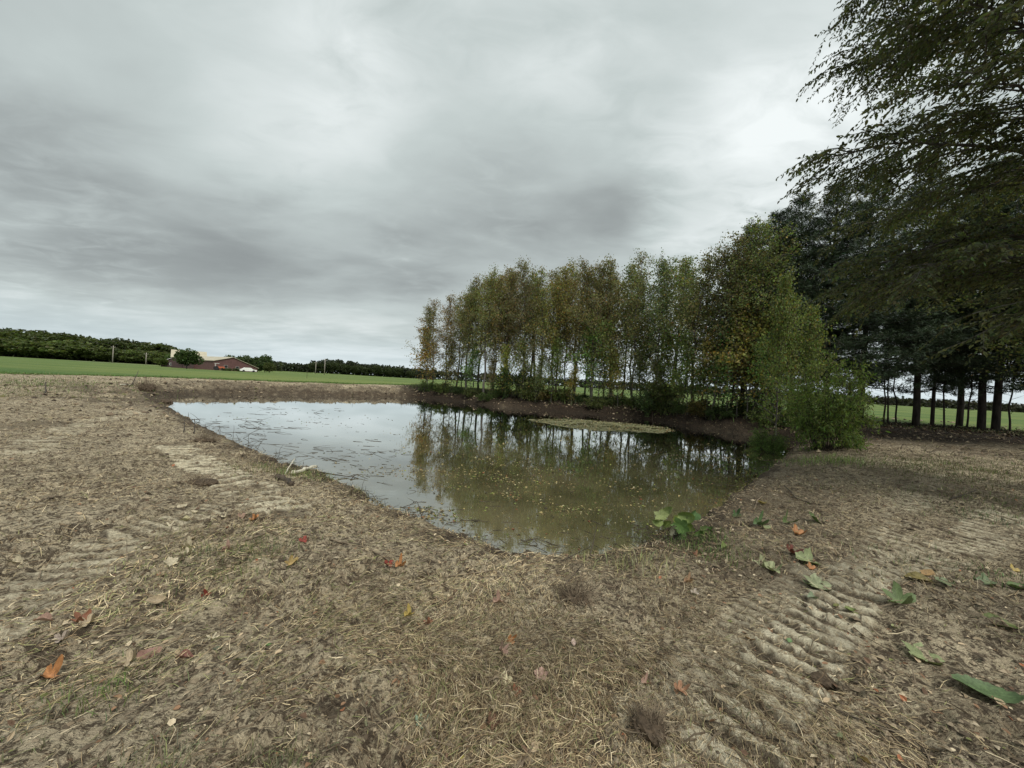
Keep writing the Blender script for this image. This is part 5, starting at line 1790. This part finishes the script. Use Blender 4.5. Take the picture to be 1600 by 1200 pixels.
GREEN = (0.13, 0.20, 0.05); DGREEN = (0.06, 0.115, 0.03); PGREEN = (0.32, 0.38, 0.15); TAN = (0.52, 0.40, 0.24); PALE = (0.66, 0.56, 0.36); YEL = (0.62, 0.45, 0.09); CREAM = (0.70, 0.62, 0.34)
RUST = (0.34, 0.13, 0.06); RED = (0.38, 0.06, 0.035); ORG = (0.58, 0.24, 0.06); BRN = (0.20, 0.10, 0.055); PINK = (0.50, 0.30, 0.22); BLUEG = (0.30, 0.42, 0.28); OLIVE = (0.28, 0.22, 0.04)
leafs = [  # px, py, length in photograph px, kind, colour, tilt, turn, label
    (787, 1066, 34, 'sycamore', CREAM, 0.1, 0.3, 'pale yellow lobed leaf lying flat near the bottom centre'),
    (796, 1005, 26, 'maple', ORG, 0.8, 0.5, 'orange curled leaf standing on edge above the pale yellow leaf'),
    (785, 1021, 22, 'maple', PINK, 0.3, 2.0, 'pinkish leaf just below the orange curled leaf'),
    (768, 1135, 30, 'maple', BRN, 0.7, 1.2, 'crumpled brown leaf below the pale yellow leaf'),
    (845, 1057, 28, 'sycamore', PINK, 0.35, 0.2, 'pink-tan leaf with folded tips right of the pale yellow leaf'),
    (806, 1083, 24, 'sycamore', RUST, 0.35, 0.9, 'rust brown leaf touching the right of the pale yellow leaf'),
    (657, 1133, 26, 'maple', BLUEG, 0.25, 1.6, 'pale blue-green torn leaf at the bottom centre'),
    (573, 1132, 18, 'ovate', (0.38, 0.38, 0.2), 0.4, 1.8, 'small pale green leaf left of the blue-green leaf'),
    (639, 963, 20, 'maple', YEL, 0.3, 0.4, 'bright yellow leaf alone on the mud left of centre'),
    (668, 975, 18, 'maple', RUST, 0.2, 0.1, 'flat rusty leaf just right of the bright yellow leaf'),
    (607, 886, 22, 'maple', RED, 0.4, 0.2, 'red leaf beside the orange leaf at the root tip'),
    (625, 886, 20, 'maple', ORG, 0.3, 0.8, 'orange leaf touching the red leaf'),
    (454, 882, 24, 'maple', (0.50, 0.34, 0.10), 0.6, 1.0, 'ochre leaf left of the red and orange pair'),
    (475, 848, 18, 'maple', RED, 0.5, 0.5, 'dark red leaf by the small clod above the ochre leaf'),
    (438, 866, 15, 'maple', TAN, 0.4, 0.1, 'small tan leaf above left of the ochre leaf'),
    (397, 812, 16, 'maple', ORG, 0.5, 0.9, 'orange-tan leaf at the right of the grass patch'),
    (377, 810, 16, 'maple', PINK, 0.4, 0.4, 'pinkish leaf at the left of the orange-tan leaf'),
    (351, 809, 14, 'star', PALE, 0.3, 0.9, 'small pale leaf above the grass patch'),
    (285, 793, 18, 'ovate', PALE, 0.3, 0.2, 'pale leaf highest of the left string of pale leaves'),
    (303, 802, 14, 'ovate', PALE, 0.3, 0.5, 'second pale leaf of the left string, small and flat'),
    (290, 815, 20, 'ovate', CREAM, 0.3, 0.4, 'yellowish narrow leaf in the left string of pale leaves'),
    (265, 822, 20, 'star', PALE, 0.3, 0.1, 'cream star shaped leaf in the left string of pale leaves'),
    (298, 844, 16, 'ovate', TAN, 0.2, 0.2, 'small tan leaf midway in the left string'),
    (294, 857, 20, 'maple', PALE, 0.4, 0.3, 'pale leaf just above its near twin in the left string'),
    (291, 867, 20, 'maple', PALE, 0.4, 1.1, 'pale leaf just below its near twin in the left string'),
    (267, 881, 24, 'sycamore', PALE, 0.5, 0.2, 'largest cream leaf, lowest of the left string'),
    (355, 861, 18, 'maple', PINK, 0.3, 0.6, 'pale pinkish leaf right of the left string'),
    (230, 858, 14, 'ovate', PALE, 0.2, 0.1, 'tiny pale leaf left of the left string'),
    (253, 900, 14, 'maple', TAN, 0.3, 0.5, 'small tan leaf below the largest cream leaf'),
    (24, 880, 22, 'ovate', PALE, 0.3, 0.1, 'pale leaf alone near the left photo edge'),
    (145, 783, 16, 'ovate', TAN, 0.3, 0.3, 'small tan leaf far up on the left mud'),
    (245, 943, 34, 'ovate', TAN, 0.5, 0.35, 'long tan folded leaf in the mid left mud'),
    (322, 933, 16, 'maple', RED, 0.7, 0.7, 'small dark red leaf standing on edge at mid left'),
    (331, 999, 28, 'star', PALE, 0.25, 0.2, 'cream star shaped leaf lying open at mid left'),
    (340, 1017, 18, 'ovate', (0.16, 0.19, 0.11), 0.2, 0.1, 'small grey-green leaf below the cream star leaf'),
    (288, 1030, 30, 'ovate', (0.36, 0.16, 0.12), 0.4, 0.2, 'long reddish leaf left below the cream star leaf'),
    (232, 1027, 36, 'ovate', (0.42, 0.22, 0.16), 0.5, 0.7, 'long pink-brown rolled leaf beside a tan leaf'),
    (200, 1038, 32, 'maple', TAN, 0.5, 0.5, 'tan crumpled leaf left of the pink-brown rolled leaf'),
    (76, 1060, 34, 'maple', ORG, 0.45, 0.1, 'rusty orange curled leaf at the lower left'),
    (125, 972, 34, 'maple', RUST, 0.6, 0.3, 'red-brown crumpled leaf of the upper left pair'),
    (136, 977, 26, 'maple', TAN, 0.5, 0.4, 'tan leaf touching the red-brown crumpled leaf'),
    (68, 972, 28, 'ovate', PINK, 0.4, 0.6, 'pink-tan leaf left of the red-brown pair'),
    (80, 955, 22, 'star', TAN, 0.4, 0.5, 'small tan leaf with dark stalk above the pink-tan leaf'),
    (95, 1003, 28, 'maple', (0.46, 0.36, 0.28), 0.3, 0.2, 'dull tan leaf below the red-brown pair'),
    (778, 943, 22, 'maple', PINK, 0.4, 0.2, 'pale pink leaf right of centre above the orange curled leaf'),
    (896, 1006, 14, 'ovate', (0.58, 0.42, 0.34), 0.3, 1.2, 'small pinkish leaf right of the orange curled leaf'),
    (1062, 1082, 28, 'maple', (0.48, 0.24, 0.12), 0.5, 0.2, 'orange-brown crumpled leaf at the track edge'),
    (1008, 1070, 18, 'maple', PINK, 0.4, 0.2, 'small pink leaf left of the orange-brown leaf'),
    (1172, 1001, 18, 'ovate', (0.55, 0.33, 0.14), 0.4, 2.5, 'small orange-tan leaf at the top of the near track'),
    (1086, 929, 18, 'maple', (0.6, 0.5, 0.4), 0.3, 0.1, 'small whitish leaf right of centre below the green clump'),
    (1075, 911, 18, 'maple', (0.5, 0.3, 0.16), 0.3, 0.1, 'small tan-orange leaf above the whitish leaf'),
    (1088, 870, 18, 'maple', RUST, 0.4, 0.1, 'red-brown leaf in the mud under the green clump'),
    (1092, 882, 14, 'maple', PALE, 0.3, 0.1, 'small cream leaf below the red-brown leaf'),
    (1137, 880, 14, 'maple', PALE, 0.3, 0.6, 'small cream leaf right of the red-brown leaf'),
    (1245, 834, 24, 'maple', ORG, 0.3, 0.1, 'orange leaf lying below the upright green leaf'),
    (1236, 865, 26, 'maple', (0.22, 0.06, 0.035), 0.4, 0.1, 'dark red curled leaf above the green folded leaf'),
    (1262, 879, 42, 'sycamore', PGREEN, 0.25, -0.3, 'light green folded leaf with an orange tip below it'),
    (1267, 889, 16, 'maple', ORG, 0.3, 0.1, 'small orange leaf under the light green folded leaf'),
    (1272, 815, 32, 'sycamore', GREEN, 0.9, 0.2, 'upright dark green lobed leaf on the right bank'),
    (1230, 818, 22, 'maple', GREEN, 0.4, 0.5, 'small green leaf left of the upright green leaf'),
    (1278, 916, 48, 'sycamore', (0.34, 0.38, 0.19), 0.25, -0.05, 'wide pale green lobed leaf, left of the mid right leaves'),
    (1262, 914, 24, 'sycamore', (0.30, 0.36, 0.16), 0.3, 0.6, 'smaller pale green leaf overlapping the wide pale green leaf'),
    (1270, 935, 20, 'ovate', (0.30, 0.38, 0.22), 0.2, 0.1, 'small blue-green leaf below the wide pale green leaf'),
    (1404, 940, 46, 'maple', (0.19, 0.27, 0.09), 0.3, -0.4, 'green two lobed leaf in the middle of the right mud'),
    (1328, 955, 18, 'ovate', (0.27, 0.34, 0.08), 0.3, -0.3, 'small yellow-green leaf left of the green two lobed leaf'),
    (1437, 907, 44, 'long', OLIVE, 0.25, -0.45, 'olive-yellow long leaf on the right mud'),
    (1449, 898, 24, 'ovate', (0.50, 0.30, 0.10), 0.3, -0.1, 'orange-tan leaf on top of the olive-yellow long leaf'),
    (1475, 912, 26, 'sycamore', (0.24, 0.30, 0.14), 0.3, -0.5, 'dusty green leaf right of the olive-yellow leaf'),
    (1543, 912, 28, 'sycamore', (0.22, 0.30, 0.14), 0.3, -0.2, 'dusty green leaf near the right photo edge'),
    (1585, 893, 18, 'maple', YEL, 0.3, 0.1, 'small yellow leaf by the right photo edge'),
    (1590, 920, 30, 'ovate', (0.18, 0.27, 0.08), 0.2, -0.2, 'green leaf cut by the right photo edge'),
    (1558, 978, 62, 'long', (0.16, 0.22, 0.04), 0.2, -0.45, 'large shiny green-yellow leaf at the right, above the largest'),
    (1442, 1028, 60, 'sycamore', PGREEN, 0.2, -0.35, 'pale green ragged leaf lying flat at the right'),
    (1540, 1086, 96, 'long', (0.15, 0.24, 0.085), 0.15, -0.52, 'largest dark green veined leaf at the lower right'),
    (1314, 1155, 16, 'ovate', (0.34, 0.38, 0.18), 0.3, -0.6, 'small pale green leaf by the lower dark stem'),
    (1350, 1192, 28, 'ovate', (0.55, 0.36, 0.12), 0.7, 1.4, 'yellow-orange leaf standing at the bottom edge'),
    (1398, 981, 14, 'ovate', (0.45, 0.48, 0.2), 0.2, 0.1, 'tiny pale leaf below the green two lobed leaf'),
    (1316, 1018, 14, 'maple', PALE, 0.3, 0.1, 'tiny cream leaf left of the pale green ragged leaf'),
    (1233, 1003, 14, 'ovate', (0.20, 0.36, 0.12), 0.2, 0.5, 'tiny bright green leaf on the near track'),
    (419, 1010, 12, 'ovate', (0.14, 0.28, 0.06), 0.2, 0.5, 'tiny bright green leaf left of centre'),
    (723, 1187, 12, 'ovate', (0.62, 0.55, 0.06), 0.4, 0.6, 'tiny bright yellow leaf at the bottom edge'),
    (1190, 887, 32, 'maple', (0.50, 0.52, 0.26), 0.3, -0.4, 'pale yellow-green leaf cluster leaf below the green clump'),
    (1207, 893, 28, 'maple', (0.44, 0.48, 0.22), 0.3, -0.2, 'second pale yellow-green leaf overlapping on its right'),
    (1133, 855, 20, 'ovate', (0.26, 0.34, 0.08), 0.3, 0.6, 'yellow-green leaf on the mud right of the green clump'),
    (1197, 866, 0, 'ovate', GREEN, 0.3, 0.6, ''),
    (1150, 808, 20, 'maple', (0.10, 0.19, 0.06), 0.7, 0.6, 'dark green sprig leaf right of the green clump'),
    (1186, 822, 26, 'maple', (0.14, 0.24, 0.08), 0.6, 0.2, 'green leaf cluster between the clump and the upright leaf'),
    (1198, 826, 18, 'ovate', (0.40, 0.46, 0.20), 0.3, 0.2, 'pale leaf beside that green leaf cluster'),
    (1190, 788, 18, 'ovate', (0.34, 0.26, 0.05), 0.3, 0.1, 'ochre yellow leaf on the right bank near the curved branch'),
    (700, 722, 0, 'ovate', GREEN, 0, 0, ''),
]
for i, (px, py, ln, kd, c, tilt, turn, lab) in enumerate(leafs):
    if ln <= 0: continue
    g = ground_pt(px, py)
    me = LM[kd, i % 3]
    size = ln / FPX * g[1] * (0.80 if px < 1120 else 0.78)
    o = link('fallen_leaf', me, None, lab, 'leaf')
    o.location = (g[0], g[1], g[2] + 0.004 + 0.12 * size * tilt)
    o.rotation_euler = (tilt * random.choice((0.5, 0.9)), tilt * random.uniform(-0.8, 0.8), turn)
    o.scale = (size, size * random.uniform(0.55, 0.95) if px < 1200 else size, size)
    gm = sum(c) / 3
    o.color = (*[(v * 0.82 + gm * 0.18) * (0.95 if px < 1120 else 0.85) for v in c], 1)

# ------------------------------------------------------------------ leafy green clump at the water's edge
g = ground_pt(1062, 838)
cl = empty('leafy_plant', g, 0, 'clump of big light green leaves on a dark root mat at the near water edge', 'plant')
cent = g
tb = []
spec = [(1033, 806, 24, (0.36, 0.42, 0.16)), (1046, 799, 22, (0.33, 0.40, 0.14)), (1028, 815, 18, (0.28, 0.36, 0.10)), (1054, 812, 20, (0.25, 0.31, 0.07)), (1074, 808, 30, (0.30, 0.40, 0.12)), (1083, 806, 26, (0.12, 0.22, 0.07)),
        (1064, 822, 30, (0.12, 0.22, 0.05)), (1074, 828, 32, (0.17, 0.26, 0.05)), (1062, 836, 22, (0.12, 0.22, 0.06)), (1096, 830, 28, (0.25, 0.35, 0.13)), (1092, 838, 20, (0.14, 0.24, 0.06)), (1042, 820, 18, (0.22, 0.29, 0.07)),
        (1050, 828, 22, (0.24, 0.24, 0.16)), (1098, 846, 16, (0.13, 0.22, 0.06)), (1108, 828, 14, (0.12, 0.20, 0.06))]
for i, (px, py, ln, c) in enumerate(spec):
    d = raydir(px, py); Yl = cent[1] + (0.05 if i % 2 else -0.08) + (0.15 if py < 812 else 0); t = Yl / d[1]
    p = np.array([0, 0, CAMH]) + d * t
    size = ln / FPX * Yl * 0.92
    o = link('leaf', LM['ovate' if i % 3 else 'sycamore', i % 3], cl)
    o.location = p - cent
    o.rotation_euler = (R(random.uniform(35, 95)), R(random.uniform(-55, 55)), random.uniform(-0.9, 0.9))
    o.scale = (size, size * 0.85, size); o.color = (*[v * 0.72 for v in c], 1)
    tb.append(tube(wavy(np.array([rng.normal() * 0.05, rng.normal() * 0.05, 0]), p - cent, 5, 0.06), np.linspace(0.006, 0.003, 5), 4))
Vt, Ft, _ = cat_mesh(tb); link('stems', fastmesh('stems', Vt, Ft, M_twig_dark), cl)
tb = []
for q in range(130):
    p = np.array([rng.normal() * 0.22, rng.normal() * 0.12, rng.random() * 0.05]); v = rng.normal(size=3) * np.array([1, 1, 0.4])
    tb.append(tube(wavy(p, p + unit(v) * rng.uniform(0.05, 0.16), 4, 0.15), np.linspace(0.005, 0.002, 4), 3))
Vt, Ft, _ = cat_mesh(tb); o = link('root_mat', fastmesh('root_mat', Vt, Ft, M_twig_dark), cl); o['kind'] = 'stuff'

tot = sum(len(m.polygons) * 2 for m in bpy.data.meshes)
print('approx tris', tot, 'objects', len(bpy.data.objects), 'bytes')
